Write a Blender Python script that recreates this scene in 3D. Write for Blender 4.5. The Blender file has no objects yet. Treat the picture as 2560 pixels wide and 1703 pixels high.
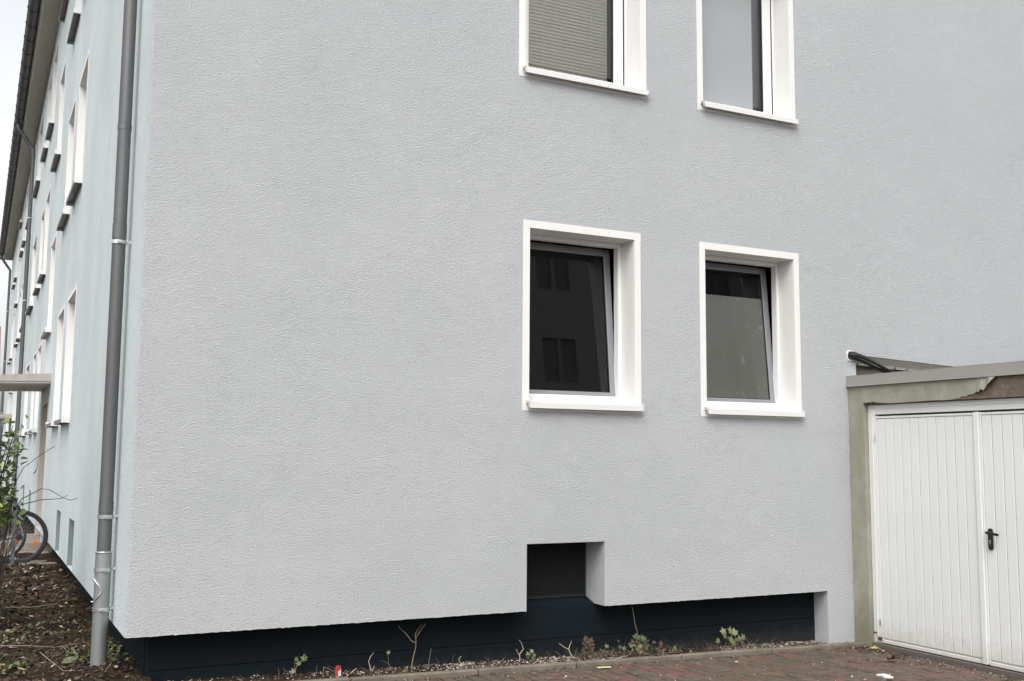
import bpy, math, random
from mathutils import Vector, Matrix
R = math.radians
random.seed(7)
scene = bpy.context.scene

# ------------------------------------------------------------------ camera
cam_d = bpy.data.cameras.new('camera')
cam_d.sensor_width = 36.0
cam_d.lens = 2631.74 / 2560 * 36.0
cam_d.clip_start = 0.05
cam_d.clip_end = 2000
cam = bpy.data.objects.new('camera', cam_d)
scene.collection.objects.link(cam)
yaw, pitch, roll = 0.4686, 0.1087, 0.0078
fwd = Vector((math.sin(yaw) * math.cos(pitch), math.cos(yaw) * math.cos(pitch), math.sin(pitch)))
rt = Vector((math.cos(yaw), -math.sin(yaw), 0))
up = rt.cross(fwd)
r2 = rt * math.cos(roll) + up * math.sin(roll)
u2 = -rt * math.sin(roll) + up * math.cos(roll)
mw = Matrix((r2, u2, -fwd)).transposed().to_4x4()
mw.translation = Vector((-0.9119, -7.2094, 1.4711))
cam.matrix_world = mw
scene.camera = cam

# ------------------------------------------------------------------ sky, sun, exposure
SUN_DIR = Vector((-0.34, -0.52, 0.80)).normalized()      # towards the sun
world = bpy.data.worlds.new('World')
scene.world = world
world.use_nodes = True
wn = world.node_tree.nodes
wl = world.node_tree.links
wn.clear()
sky = wn.new('ShaderNodeTexSky')
sky.sky_type = 'NISHITA'
sky.sun_disc = False
sky.sun_elevation = math.asin(SUN_DIR.z)
sky.sun_rotation = math.atan2(SUN_DIR.x, SUN_DIR.y)
sky.air_density = 1.3
sky.dust_density = 4.0
sky.ozone_density = 1.0
hs = wn.new('ShaderNodeHueSaturation')
hs.inputs['Saturation'].default_value = 0.16
bg = wn.new('ShaderNodeBackground')
bg.inputs['Strength'].default_value = 0.15
wo = wn.new('ShaderNodeOutputWorld')
wl.new(sky.outputs[0], hs.inputs['Color'])
wl.new(hs.outputs[0], bg.inputs['Color'])
wl.new(bg.outputs[0], wo.inputs['Surface'])

sun_d = bpy.data.lights.new('sun', 'SUN')
sun_d.energy = 0.6
sun_d.angle = R(50)
sun_d.color = (1.0, 0.99, 0.98)
sun = bpy.data.objects.new('sun', sun_d)
scene.collection.objects.link(sun)
sun.rotation_euler = (-SUN_DIR).to_track_quat('-Z', 'Y').to_euler()

vs = scene.view_settings
vs.view_transform = 'Standard'
vs.look = 'None'
vs.exposure = 0.84
vs.gamma = 1.0
vs.use_curve_mapping = False
scene.cycles.use_denoising = True
scene.cycles.denoiser = 'OPENIMAGEDENOISE'
scene.cycles.denoising_input_passes = 'RGB_ALBEDO_NORMAL'
scene.cycles.denoising_prefilter = 'ACCURATE'

# ------------------------------------------------------------------ helpers
COL = scene.collection


def srgb(r, g, b):
    f = lambda c: (c / 255 / 12.92) if c / 255 <= 0.04045 else ((c / 255 + 0.055) / 1.055) ** 2.4
    return (f(r), f(g), f(b), 1.0)


def mix_rgb(nt, a, b, fac):
    n = nt.nodes.new('ShaderNodeMix')
    n.data_type = 'RGBA'
    n.inputs[6].default_value = a if isinstance(a, tuple) else (0, 0, 0, 1)
    n.inputs[7].default_value = b if isinstance(b, tuple) else (0, 0, 0, 1)
    if not isinstance(a, tuple):
        nt.links.new(a, n.inputs[6])
    if not isinstance(b, tuple):
        nt.links.new(b, n.inputs[7])
    if isinstance(fac, (int, float)):
        n.inputs[0].default_value = fac
    else:
        nt.links.new(fac, n.inputs[0])
    return n.outputs[2]


def noise(nt, vec, scale, detail=4, rough=0.55, stretch=None, dist=0.0):
    n = nt.nodes.new('ShaderNodeTexNoise')
    n.inputs['Scale'].default_value = scale
    n.inputs['Detail'].default_value = detail
    n.inputs['Roughness'].default_value = rough
    n.inputs['Distortion'].default_value = dist
    if stretch:
        m = nt.nodes.new('ShaderNodeMapping')
        m.inputs['Scale'].default_value = stretch
        nt.links.new(vec, m.inputs['Vector'])
        vec = m.outputs[0]
    nt.links.new(vec, n.inputs['Vector'])
    return n.outputs[0]


def ramp(nt, fac, stops):
    n = nt.nodes.new('ShaderNodeValToRGB')
    e = n.color_ramp.elements
    while len(e) < len(stops):
        e.new(0.5)
    for i, (p, c) in enumerate(stops):
        e[i].position = p
        e[i].color = c
    nt.links.new(fac, n.inputs[0])
    return n.outputs[0]


G = lambda v: (v, v, v, 1.0)


def material(name, color, rough=0.7, metal=0.0, var=None, stain=None, bump=None, spec=0.5, rand=None):
    """var=(scale, amount, stretch) brightness mottling; stain=(scale, lo, hi, colour, amount[, stretch]);
    bump=list of (scale, strength, distance, stretch); rand=(kind, [colours]) a colour per object or per island"""
    m = bpy.data.materials.new(name)
    m.use_nodes = True
    nt = m.node_tree
    b = nt.nodes['Principled BSDF']
    b.inputs['Roughness'].default_value = rough
    b.inputs['Metallic'].default_value = metal
    b.inputs['Specular IOR Level'].default_value = spec
    tc = nt.nodes.new('ShaderNodeTexCoord')
    vec = tc.outputs['Object']
    col = color
    if rand:
        kind, cols = rand
        if kind == 'object':
            o = nt.nodes.new('ShaderNodeObjectInfo').outputs['Random']
        else:
            o = nt.nodes.new('ShaderNodeNewGeometry').outputs['Random Per Island']
        n = nt.nodes.new('ShaderNodeValToRGB')
        n.color_ramp.interpolation = 'CONSTANT'
        e = n.color_ramp.elements
        while len(e) < len(cols):
            e.new(0.5)
        for i, c in enumerate(cols):
            e[i].position = i / len(cols)
            e[i].color = c
        nt.links.new(o, n.inputs[0])
        col = n.outputs[0]
        geo = nt.nodes.new('ShaderNodeNewGeometry')
        vec = geo.outputs['Position']
    if var:
        f = noise(nt, vec, var[0], 5, 0.6, var[2] if len(var) > 2 else None)
        a = var[1]
        g = ramp(nt, f, [(0.25, G(1 - a)), (0.75, G(1 + a))])
        mm = nt.nodes.new('ShaderNodeMix')
        mm.data_type = 'RGBA'
        mm.blend_type = 'MULTIPLY'
        mm.inputs[0].default_value = 1.0
        if isinstance(col, tuple):
            mm.inputs[6].default_value = col
        else:
            nt.links.new(col, mm.inputs[6])
        nt.links.new(g, mm.inputs[7])
        col = mm.outputs[2]
    for s in (stain or []):
        f = noise(nt, vec, s[0], 5, 0.62, s[5] if len(s) > 5 else None, 0.3)
        fac = ramp(nt, f, [(s[1], G(0)), (s[2], G(s[4]))])
        col = mix_rgb(nt, col, s[3], fac)
    if isinstance(col, tuple):
        b.inputs['Base Color'].default_value = col
    else:
        nt.links.new(col, b.inputs['Base Color'])
    prev = None
    for (sc, st, di, stretch) in (bump or []):
        f = noise(nt, vec, sc, 3, 0.6, stretch, 0.4)
        bn = nt.nodes.new('ShaderNodeBump')
        bn.inputs['Strength'].default_value = st
        bn.inputs['Distance'].default_value = di
        nt.links.new(f, bn.inputs['Height'])
        if prev:
            nt.links.new(prev, bn.inputs['Normal'])
        prev = bn.outputs[0]
    if prev:
        nt.links.new(prev, b.inputs['Normal'])
    return m


def splash(m, z0, z1, colour, amount):
    """dried mud and dust thrown up from the ground: blotches that thin out upwards"""
    nt = m.node_tree
    b = nt.nodes['Principled BSDF']
    src = b.inputs['Base Color'].links[0].from_socket if b.inputs['Base Color'].links else tuple(b.inputs['Base Color'].default_value)
    pos = nt.nodes.new('ShaderNodeNewGeometry').outputs['Position']
    sp = nt.nodes.new('ShaderNodeSeparateXYZ')
    nt.links.new(pos, sp.inputs[0])
    mr = nt.nodes.new('ShaderNodeMapRange')
    mr.inputs['From Min'].default_value = z0
    mr.inputs['From Max'].default_value = z1
    mr.inputs['To Min'].default_value = 0.62
    mr.inputs['To Max'].default_value = 0.0
    nt.links.new(sp.outputs['Z'], mr.inputs['Value'])
    n1 = noise(nt, pos, 16, 6, 0.72, None, 0.4)
    ad = nt.nodes.new('ShaderNodeMath')
    ad.operation = 'ADD'
    nt.links.new(n1, ad.inputs[0])
    nt.links.new(mr.outputs[0], ad.inputs[1])
    fac = ramp(nt, ad.outputs[0], [(0.60, G(0)), (1.0, G(amount))])
    nt.links.new(mix_rgb(nt, src, colour, fac), b.inputs['Base Color'])


def glass_material(name, tint, ior=1.5):
    m = bpy.data.materials.new(name)
    m.use_nodes = True
    nt = m.node_tree
    nt.nodes.clear()
    out = nt.nodes.new('ShaderNodeOutputMaterial')
    mix = nt.nodes.new('ShaderNodeMixShader')
    tr = nt.nodes.new('ShaderNodeBsdfTransparent')
    tr.inputs[0].default_value = tint
    gl = nt.nodes.new('ShaderNodeBsdfGlossy')
    gl.inputs['Roughness'].default_value = 0.01
    fr = nt.nodes.new('ShaderNodeFresnel')
    fr.inputs['IOR'].default_value = ior
    nt.links.new(fr.outputs[0], mix.inputs[0])
    nt.links.new(tr.outputs[0], mix.inputs[1])
    nt.links.new(gl.outputs[0], mix.inputs[2])
    nt.links.new(mix.outputs[0], out.inputs['Surface'])
    return m


class MB:
    """collects faces, then links ONE mesh object"""

    def __init__(s):
        s.v, s.f, s.sm, s.mi = [], [], [], []

    def add(s, vs_, fs, smooth=False, mi=0):
        o = len(s.v)
        s.v += [tuple(p) for p in vs_]
        for f in fs:
            s.f.append(tuple(i + o for i in f))
            s.sm.append(smooth)
            s.mi.append(mi)
        return s

    def quad(s, a, b, c, d, mi=0):
        return s.add([a, b, c, d], [(0, 1, 2, 3)], mi=mi)

    def box(s, x0, x1, y0, y1, z0, z1, c=0.0, mi=0):
        if x0 > x1: x0, x1 = x1, x0
        if y0 > y1: y0, y1 = y1, y0
        if z0 > z1: z0, z1 = z1, z0
        if c <= 0:
            v = [(x, y, z) for z in (z0, z1) for (x, y) in ((x0, y0), (x1, y0), (x1, y1), (x0, y1))]
            f = [(3, 2, 1, 0), (4, 5, 6, 7), (0, 1, 5, 4), (1, 2, 6, 5), (2, 3, 7, 6), (3, 0, 4, 7)]
            return s.add(v, f, mi=mi)
        c = min(c, (x1 - x0) * .45, (y1 - y0) * .45, (z1 - z0) * .45)
        # chamfered box: 24 vertices
        v, idx = [], {}
        for ix, X in enumerate((x0, x1)):
            for iy, Y in enumerate((y0, y1)):
                for iz, Z in enumerate((z0, z1)):
                    sx, sy, sz = (1, -1)[ix], (1, -1)[iy], (1, -1)[iz]
                    for ax in range(3):
                        p = [X + sx * c, Y + sy * c, Z + sz * c]
                        p[ax] = (X, Y, Z)[ax]
                        idx[(ix, iy, iz, ax)] = len(v)
                        v.append(tuple(p))
        f = []
        for ax in range(3):
            o = [a for a in range(3) if a != ax]
            for e in (0, 1):
                ring = []
                for (p, q) in ((0, 0), (1, 0), (1, 1), (0, 1)):
                    k = [0, 0, 0]
                    k[ax] = e; k[o[0]] = p; k[o[1]] = q
                    ring.append(idx[(*k, ax)])
                f.append(tuple(ring))
            for p in (0, 1):            # edges parallel to ax
                for q in (0, 1):
                    k0 = [0, 0, 0]; k1 = [0, 0, 0]
                    k0[o[0]] = p; k0[o[1]] = q; k1[o[0]] = p; k1[o[1]] = q
                    k1[ax] = 1
                    f.append((idx[(*k0, o[0])], idx[(*k1, o[0])], idx[(*k1, o[1])], idx[(*k0, o[1])]))
        for ix in (0, 1):
            for iy in (0, 1):
                for iz in (0, 1):
                    f.append(tuple(idx[(ix, iy, iz, a)] for a in range(3)))
        return s.add(v, f, mi=mi)

    def prism(s, poly, axis, a, b, mi=0):
        """poly: 2D points; extruded along axis ('x','y','z') from a to b"""
        def P(p, t):
            return {'x': (t, p[0], p[1]), 'y': (p[0], t, p[1]), 'z': (p[0], p[1], t)}[axis]
        n = len(poly)
        v = [P(p, a) for p in poly] + [P(p, b) for p in poly]
        f = [tuple(range(n - 1, -1, -1)), tuple(range(n, 2 * n))]
        f += [(i, (i + 1) % n, n + (i + 1) % n, n + i) for i in range(n)]
        return s.add(v, f, mi=mi)

    def tube(s, pts, rad, n=10, caps=True, smooth=True, mi=0):
        pts = [Vector(p) for p in pts]
        rr = rad if isinstance(rad, (list, tuple)) else [rad] * len(pts)
        v, f = [], []
        t0 = (pts[1] - pts[0]).normalized()
        ref = Vector((0, 0, 1)) if abs(t0.z) < .9 else Vector((0, 1, 0))
        nrm = t0.cross(ref).normalized()
        for i, p in enumerate(pts):
            if i == 0:
                t = pts[1] - pts[0]
            elif i == len(pts) - 1:
                t = pts[-1] - pts[-2]
            else:
                t = (pts[i + 1] - p).normalized() + (p - pts[i - 1]).normalized()
            t.normalize()
            nrm = (nrm - t * nrm.dot(t)).normalized()
            bn = t.cross(nrm)
            for k in range(n):
                a = 2 * math.pi * k / n
                v.append(p + (nrm * math.cos(a) + bn * math.sin(a)) * rr[i])
        for i in range(len(pts) - 1):
            for k in range(n):
                f.append((i * n + k, i * n + (k + 1) % n, (i + 1) * n + (k + 1) % n, (i + 1) * n + k))
        s.add(v, f, smooth, mi)
        if caps:
            s.add(v[:n], [tuple(range(n - 1, -1, -1))], False, mi)
            s.add(v[-n:], [tuple(range(n))], False, mi)
        return s

    def torus(s, c, R_, r, axis='y', n=48, m=8, arc=None, mi=0):
        a0, a1 = arc or (0, 2 * math.pi)
        closed = arc is None
        N = n if closed else n + 1
        v, f = [], []
        for i in range(N):
            a = a0 + (a1 - a0) * i / n
            for k in range(m):
                b = 2 * math.pi * k / m
                q = R_ + r * math.cos(b)
                w = r * math.sin(b)
                p = (q * math.cos(a), q * math.sin(a))
                if axis == 'y':
                    v.append((c[0] + p[0], c[1] + w, c[2] + p[1]))
                elif axis == 'z':
                    v.append((c[0] + p[0], c[1] + p[1], c[2] + w))
                else:
                    v.append((c[0] + w, c[1] + p[0], c[2] + p[1]))
        for i in range(n if closed else n):
            j = (i + 1) % N
            for k in range(m):
                f.append((i * m + k, j * m + k, j * m + (k + 1) % m, i * m + (k + 1) % m))
        return s.add(v, f, True, mi)

    def mesh(s, name, mats):
        me = bpy.data.meshes.new(name)
        me.from_pydata(s.v, [], s.f)
        me.polygons.foreach_set('use_smooth', s.sm)
        if not isinstance(mats, (list, tuple)):
            mats = [mats]
        for m in mats:
            me.materials.append(m)
        me.polygons.foreach_set('material_index', s.mi)
        me.update()
        return me

    def build(s, name, mats, parent=None):
        return link(name, s.mesh(name, mats), parent)


ORIGIN = {}


def link(name, me, parent=None):
    o = bpy.data.objects.new(name, me)
    COL.objects.link(o)
    if parent is not None:
        o.parent = parent
        if parent.name in ORIGIN:
            o.matrix_parent_inverse = Matrix.Translation(ORIGIN[parent.name]).inverted()
    return o


def tag(o, label=None, cat=None, group=None, kind=None):
    if label: o['label'] = label
    if cat: o['category'] = cat
    if group: o['group'] = group
    if kind: o['kind'] = kind
    return o


def thing(name, label, cat, loc=(0, 0, 0), group=None):
    o = bpy.data.objects.new(name, None)
    COL.objects.link(o)
    o.location = loc
    o.empty_display_size = 0.2
    if Vector(loc).length > 0:
        ORIGIN[o.name] = Vector(loc)
    return tag(o, label, cat, group)


# ------------------------------------------------------------------ materials
SG = (1.0, 1.0, 1.3)
M = {}
def render_coat(name, color, patch, grain, fine, amp, stretch):
    """sprayed and rubbed plaster: grain whose strength comes and goes, faint broad patches, a few lumps"""
    m = bpy.data.materials.new(name)
    m.use_nodes = True
    nt = m.node_tree
    b = nt.nodes['Principled BSDF']
    b.inputs['Roughness'].default_value = 0.92
    b.inputs['Specular IOR Level'].default_value = 0.15
    vec = nt.nodes.new('ShaderNodeTexCoord').outputs['Object']
    L = nt.links

    def math_(op, a, c):
        n = nt.nodes.new('ShaderNodeMath')
        n.operation = op
        for k, q in enumerate((a, c)):
            if isinstance(q, (int, float)): n.inputs[k].default_value = q
            else: L.new(q, n.inputs[k])
        return n.outputs[0]
    broad = noise(nt, vec, 0.55, 4, 0.6)
    mid = noise(nt, vec, 2.6, 5, 0.65, (1, 1, 0.8), 0.6)
    g1 = noise(nt, vec, grain, 3, 0.68, stretch, 0.15)
    g2 = noise(nt, vec, fine, 2, 0.6, stretch, 0.2)
    rough_amp = math_('ADD', 0.35, math_('MULTIPLY', mid, 1.3))
    h = math_('ADD', math_('MULTIPLY', g1, rough_amp), math_('MULTIPLY', g2, 0.45))
    bn = nt.nodes.new('ShaderNodeBump')
    bn.inputs['Strength'].default_value = 1.0
    bn.inputs['Distance'].default_value = amp
    L.new(h, bn.inputs['Height'])
    lump = noise(nt, vec, 5.5, 2, 0.5)
    b2 = nt.nodes.new('ShaderNodeBump')
    b2.inputs['Strength'].default_value = 0.35
    b2.inputs['Distance'].default_value = 0.02
    L.new(lump, b2.inputs['Height'])
    L.new(bn.outputs[0], b2.inputs['Normal'])
    L.new(b2.outputs[0], b.inputs['Normal'])
    col = mix_rgb(nt, color, patch, ramp(nt, broad, [(0.38, G(0)), (0.66, G(1))]))
    val = math_('ADD', math_('ADD', math_('MULTIPLY', mid, 0.16), math_('MULTIPLY', g1, 0.18)), 0.83)
    mm = nt.nodes.new('ShaderNodeMix')
    mm.data_type = 'RGBA'
    mm.blend_type = 'MULTIPLY'
    mm.inputs[0].default_value = 1.0
    L.new(col, mm.inputs[6])
    cb = nt.nodes.new('ShaderNodeCombineColor')
    for k in range(3): L.new(val, cb.inputs[k])
    L.new(cb.outputs[0], mm.inputs[7])
    L.new(mm.outputs[2], b.inputs['Base Color'])
    return m


M['wall_grey'] = render_coat('grey_render', srgb(199, 201, 203), srgb(194, 197, 199), 74, 160, 0.0175, SG)
M['wall_blue'] = render_coat('pale_blue_render', srgb(210, 218, 219), srgb(197, 207, 208), 60, 150, 0.014, (1, 1, 1))
M['white_paint'] = material('white_render_paint', srgb(224, 223, 220), 0.75, var=(4, 0.02), spec=0.3,
                            stain=[(5, 0.55, 0.8, srgb(204, 199, 190), 0.4, (1, 1, 0.5))],
                            bump=[(220, 0.12, 0.002, None)])
M['white_plastic'] = material('white_window_plastic', srgb(226, 226, 225), 0.35, var=(3, 0.015))
M['white_alu'] = material('white_sill_metal', srgb(219, 218, 216), 0.4, var=(5, 0.03, (0.3, 1, 1)))
M['sash_grey'] = material('grey_sash_plastic', srgb(136, 136, 139), 0.4, var=(5, 0.03))
M['gasket'] = material('black_rubber_gasket', G(0.02), 0.6)
M['dark_end'] = material('grey_end_cap_plastic', srgb(186, 182, 176), 0.5)
M['glass'] = glass_material('window_glass', (0.98, 0.985, 0.985, 1), 1.75)
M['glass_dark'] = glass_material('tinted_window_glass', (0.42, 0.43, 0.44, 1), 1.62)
M['glass_film'] = glass_material('film_window_glass', (0.95, 0.96, 0.96, 1), 1.42)
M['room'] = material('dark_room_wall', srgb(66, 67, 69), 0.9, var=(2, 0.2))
M['room_dark'] = material('dark_room_furniture', srgb(40, 33, 30), 0.7)
M['curtain'] = material('room_curtain', srgb(176, 178, 178), 0.9, var=(12, 0.15, (1, 1, 0.05)))
M['slat'] = material('venetian_blind_slat', srgb(246, 242, 230), 0.5, var=(1.2, 0.08))
M['roller'] = material('grey_roller_blind', srgb(243, 244, 245), 0.8, var=(1.0, 0.05))
M['frost'] = material('pale_frosted_film', srgb(157, 159, 162), 0.4, var=(0.9, 0.05))
M['film'] = material('frosted_window_film', srgb(140, 140, 133), 0.5, var=(2.5, 0.08, (1, 1, 0.3)),
                     stain=[(11, 0.635, 0.65, srgb(184, 183, 173), 0.55), (30, 0.66, 0.68, srgb(176, 175, 166), 0.4)])
M['plinth'] = material('dark_blue_plinth_paint', srgb(20, 27, 32), 0.85, var=(3, 0.15, (0.5, 1, 1)), spec=0.12,
                       bump=[(40, 0.15, 0.006, None)])
M['grille'] = material('black_wire_grille', (0.010, 0.012, 0.014, 1), 0.7, 0.0)
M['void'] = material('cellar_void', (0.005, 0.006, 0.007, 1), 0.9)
M['recess'] = material('shaded_recess_paint', srgb(122, 136, 136), 0.9, var=(4, 0.08), spec=0.2)  # jamb paint tone; the shadowed back's darkness is put into it too
M['zinc_dark'] = material('weathered_zinc', srgb(101, 104, 104), 0.5, 0.55, var=(7, 0.22, (1, 1, 0.12)),
                          stain=[(5, 0.5, 0.72, srgb(104, 97, 95), 0.6, (1, 1, 0.25))])
M['zinc_light'] = material('galvanised_steel', srgb(152, 155, 156), 0.42, 0.6, var=(9, 0.10, (1, 1, 0.3)),
                           stain=[(6, 0.55, 0.75, srgb(150, 146, 140), 0.5, (1, 1, 0.3))])
M['steel'] = material('bright_steel_clamp', srgb(205, 207, 208), 0.28, 0.85, var=(20, 0.15))
M['gutter'] = material('dark_zinc_gutter', srgb(92, 92, 94), 0.55, 0.4, var=(4, 0.15))
M['bracket'] = material('black_gutter_bracket', srgb(40, 40, 40), 0.5, 0.3)
M['soffit'] = material('grey_painted_soffit', srgb(196, 194, 184), 0.8, var=(1.2, 0.1, (4, 0.3, 1)),
                       stain=[(1.1, 0.5, 0.8, srgb(168, 163, 146), 0.6, (5, 0.25, 1))])
M['soffit_light'] = material('pale_fascia_edge', srgb(226, 224, 214), 0.8)
M['tile'] = material('dark_roof_tile', srgb(88, 70, 64), 0.8, var=(6, 0.2))
M['sill_grey'] = material('grey_sill_metal', srgb(120, 122, 121), 0.45, 0.3, var=(4, 0.08))
M['door_wood'] = material('brown_house_door', srgb(96, 78, 66), 0.5, var=(4, 0.1))
M['jamb'] = material('beige_door_reveal', srgb(184, 178, 171), 0.8, var=(3, 0.05))
M['canopy'] = material('grey_canopy_sheet', srgb(172, 164, 158), 0.6, var=(5, 0.1), stain=[(6, 0.5, 0.7, srgb(140, 128, 120), 0.6)])
M['canopy_white'] = material('white_canopy_underside', srgb(196, 192, 186), 0.7, var=(3, 0.08))
M['olive'] = material('olive_garage_plaster', srgb(150, 149, 134), 0.85, var=(6, 0.14),
                      stain=[(3.5, 0.45, 0.7, srgb(128, 124, 110), 0.8, (1, 1, 0.5)), (24, 0.70, 0.74, srgb(200, 196, 180), 0.5),
                             (2.0, 0.55, 0.75, srgb(150, 150, 122), 0.5)],
                      bump=[(60, 0.25, 0.006, None), (14, 0.2, 0.01, None)])
M['concrete_raw'] = material('exposed_brown_concrete', srgb(110, 99, 86), 0.95, var=(14, 0.28),
                             stain=[(9, 0.52, 0.7, srgb(84, 73, 62), 0.8), (18, 0.62, 0.72, srgb(150, 136, 112), 0.6)],
                             bump=[(50, 0.5, 0.01, None)])
M['trim'] = material('grey_roof_edge_metal', srgb(160, 156, 151), 0.5, 0.25, var=(3, 0.07, (1, 0.5, 2)),
                     stain=[(2, 0.5, 0.75, srgb(140, 134, 128), 0.5, (1, 1, 3))])
M['roof_felt'] = material('bitumen_roof', srgb(96, 94, 92), 0.9, var=(3, 0.15))
M['door_white'] = material('white_garage_steel', srgb(219, 220, 218), 0.42, var=(1.6, 0.025),
                           stain=[(3, 0.60, 0.8, srgb(206, 204, 196), 0.5, (1, 1, 0.35)), (60, 0.78, 0.80, srgb(120, 112, 104), 0.6)])
M['threshold'] = material('dark_grey_threshold', srgb(104, 102, 103), 0.6, var=(6, 0.15))
M['black_plastic'] = material('black_handle_plastic', G(0.012), 0.35)
M['rust'] = material('rusty_hinge', srgb(70, 58, 52), 0.7)
M['cable'] = material('black_cable', G(0.016), 0.4)
M['strip'] = material('white_perforated_strip', srgb(232, 229, 218), 0.5, var=(8, 0.1))
M['plaster_old'] = material('old_grey_wall', srgb(126, 124, 114), 0.9, var=(8, 0.2), bump=[(40, 0.4, 0.01, None)])
BRICKS = [srgb(106, 87, 78), srgb(101, 89, 79), srgb(97, 88, 78), srgb(110, 91, 82), srgb(95, 88, 80),
          srgb(110, 82, 75), srgb(100, 91, 83), srgb(104, 88, 79), srgb(93, 86, 77), srgb(102, 84, 76)]
bk = dict(rough=0.88, var=(28, 0.2), spec=0.2,
          stain=[(9, 0.42, 0.66, srgb(72, 65, 56), 0.75), (1.3, 0.5, 0.7, srgb(84, 79, 63), 0.6), (55, 0.66, 0.74, srgb(140, 126, 114), 0.35)],
          bump=[(120, 0.35, 0.004, None), (20, 0.3, 0.006, None)])
M['brick'] = material('worn_paving_brick', (0, 0, 0, 1), rand=('object', BRICKS), **bk)
M['brick_many'] = material('worn_paving_brick_far', (0, 0, 0, 1), rand=('island', BRICKS), **bk)
M['joint'] = material('dirt_in_brick_joints', srgb(36, 32, 27), 0.95, var=(20, 0.3), bump=[(60, 0.5, 0.01, None)])
M['kerb'] = material('weathered_concrete_kerb', srgb(117, 109, 97), 0.92, var=(14, 0.16),
                     stain=[(4, 0.45, 0.7, srgb(88, 80, 67), 0.8), (3, 0.58, 0.72, srgb(96, 98, 68), 0.5)],
                     bump=[(70, 0.4, 0.006, None)])
M['soil'] = material('dark_soil', srgb(48, 40, 32), 0.95, var=(18, 0.35), spec=0.15,
                     stain=[(3, 0.45, 0.7, srgb(80, 64, 47), 0.7), (6, 0.6, 0.75, srgb(66, 66, 40), 0.6)],
                     bump=[(45, 0.9, 0.03, None), (160, 0.6, 0.01, None)])
M['ground'] = material('asphalt_ground', srgb(96, 92, 88), 0.95, var=(3, 0.15))
M['slab'] = material('grey_paving_slab', srgb(140, 132, 120), 0.9, var=(10, 0.18), stain=[(4, 0.5, 0.7, srgb(110, 100, 86), 0.7)],
                     bump=[(60, 0.3, 0.006, None)])
M['pebble'] = material('pale_gravel', (0, 0, 0, 1), 0.9, rand=('island', [srgb(170, 162, 148), srgb(128, 116, 100), srgb(160, 152, 140),
                       srgb(104, 92, 78), srgb(150, 138, 120), srgb(190, 184, 174), srgb(116, 104, 92), srgb(90, 80, 70)]))
M['chip'] = material('white_plaster_crumb', (0, 0, 0, 1), 0.9, rand=('island', [srgb(226, 222, 214), srgb(200, 192, 178), srgb(236, 232, 226), srgb(180, 164, 144)]))
LITTER = [srgb(62, 47, 36), srgb(78, 60, 46), srgb(46, 36, 29), srgb(94, 74, 54), srgb(58, 45, 36), srgb(42, 34, 27),
          srgb(104, 85, 64), srgb(72, 53, 40), srgb(54, 42, 33), srgb(50, 39, 31), srgb(84, 64, 47), srgb(50, 40, 32), srgb(54, 56, 34), srgb(158, 146, 126)]
M['litter'] = material('fallen_leaf_litter', (0, 0, 0, 1), 0.85, rand=('island', LITTER))
M['leaf_green'] = material('green_shrub_leaf', (0, 0, 0, 1), 0.55, rand=('object', [srgb(84, 106, 44), srgb(62, 84, 36), srgb(104, 122, 52), srgb(50, 66, 32), srgb(126, 138, 62), srgb(74, 92, 44)]))
M['leaf_pale'] = material('pale_weed_leaf', (0, 0, 0, 1), 0.6, rand=('object', [srgb(118, 120, 88), srgb(100, 106, 74), srgb(130, 128, 96), srgb(108, 108, 82)]))
M['leaf_yellow'] = material('yellowing_leaf', srgb(164, 160, 88), 0.6, var=(30, 0.2))
M['leaf_brown'] = material('withered_leaf', (0, 0, 0, 1), 0.8, rand=('object', [srgb(84, 68, 50), srgb(94, 77, 58), srgb(70, 56, 42), srgb(76, 70, 48), srgb(64, 60, 40)]))
M['leaf_mid'] = material('green_weed_leaf', (0, 0, 0, 1), 0.6, rand=('object', [srgb(76, 84, 54), srgb(62, 72, 46), srgb(92, 96, 68), srgb(88, 78, 52)]))
M['twig'] = material('grey_brown_twig', srgb(122, 108, 92), 0.85, var=(30, 0.2))
M['twig_pale'] = material('bleached_twig', srgb(176, 164, 146), 0.85, var=(30, 0.15))
M['twig_dark'] = material('dark_twig', srgb(54, 45, 39), 0.85, var=(30, 0.2))
M['tyre'] = material('black_tyre', G(0.022), 0.8)
M['rim'] = material('bicycle_rim_metal', srgb(168, 168, 170), 0.35, 0.8)
M['rim_dark'] = material('dark_bicycle_rim', srgb(70, 70, 72), 0.4, 0.7)
M['bike_frame'] = material('dark_bicycle_paint', srgb(44, 46, 50), 0.35)
M['orange'] = material('orange_reflector', srgb(214, 104, 40), 0.3)
M['post'] = material('grey_steel_post', srgb(98, 100, 102), 0.5, 0.4, var=(8, 0.12))
M['red'] = material('red_cardboard', srgb(170, 52, 54), 0.6)
M['paper'] = material('white_paper', srgb(206, 206, 209), 0.8, var=(30, 0.06))
M['wood'] = material('pale_wood_splinter', srgb(226, 208, 168), 0.8, var=(30, 0.1))
M['far_yellow'] = material('pale_yellow_render', srgb(222, 214, 178), 0.9, var=(1, 0.04))
M['far_roof'] = material('red_tile_roof', srgb(112, 92, 80), 0.9, var=(4, 0.2))
M['far_glass'] = material('far_window_pane', srgb(128, 134, 138), 0.25)

splash(M['door_white'], -0.15, 0.12, srgb(160, 150, 134), 0.35)
splash(M['plinth'], -0.14, 0.02, srgb(72, 68, 60), 0.30)
splash(M['threshold'], -0.2, 0.0, srgb(92, 82, 70), 0.7)
splash(M['olive'], -0.2, 0.3, srgb(104, 100, 78), 0.5)
# ------------------------------------------------------------------ levels
def kerb_top(x): return -0.070 - 0.0195 * (min(max(x, -4), 9) - 2.6)
def brick_z(x): return kerb_top(x) - 0.037
def bed_z(x): return -0.046 - 0.0235 * (min(max(x, 0), 9) - 1.13)

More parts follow.
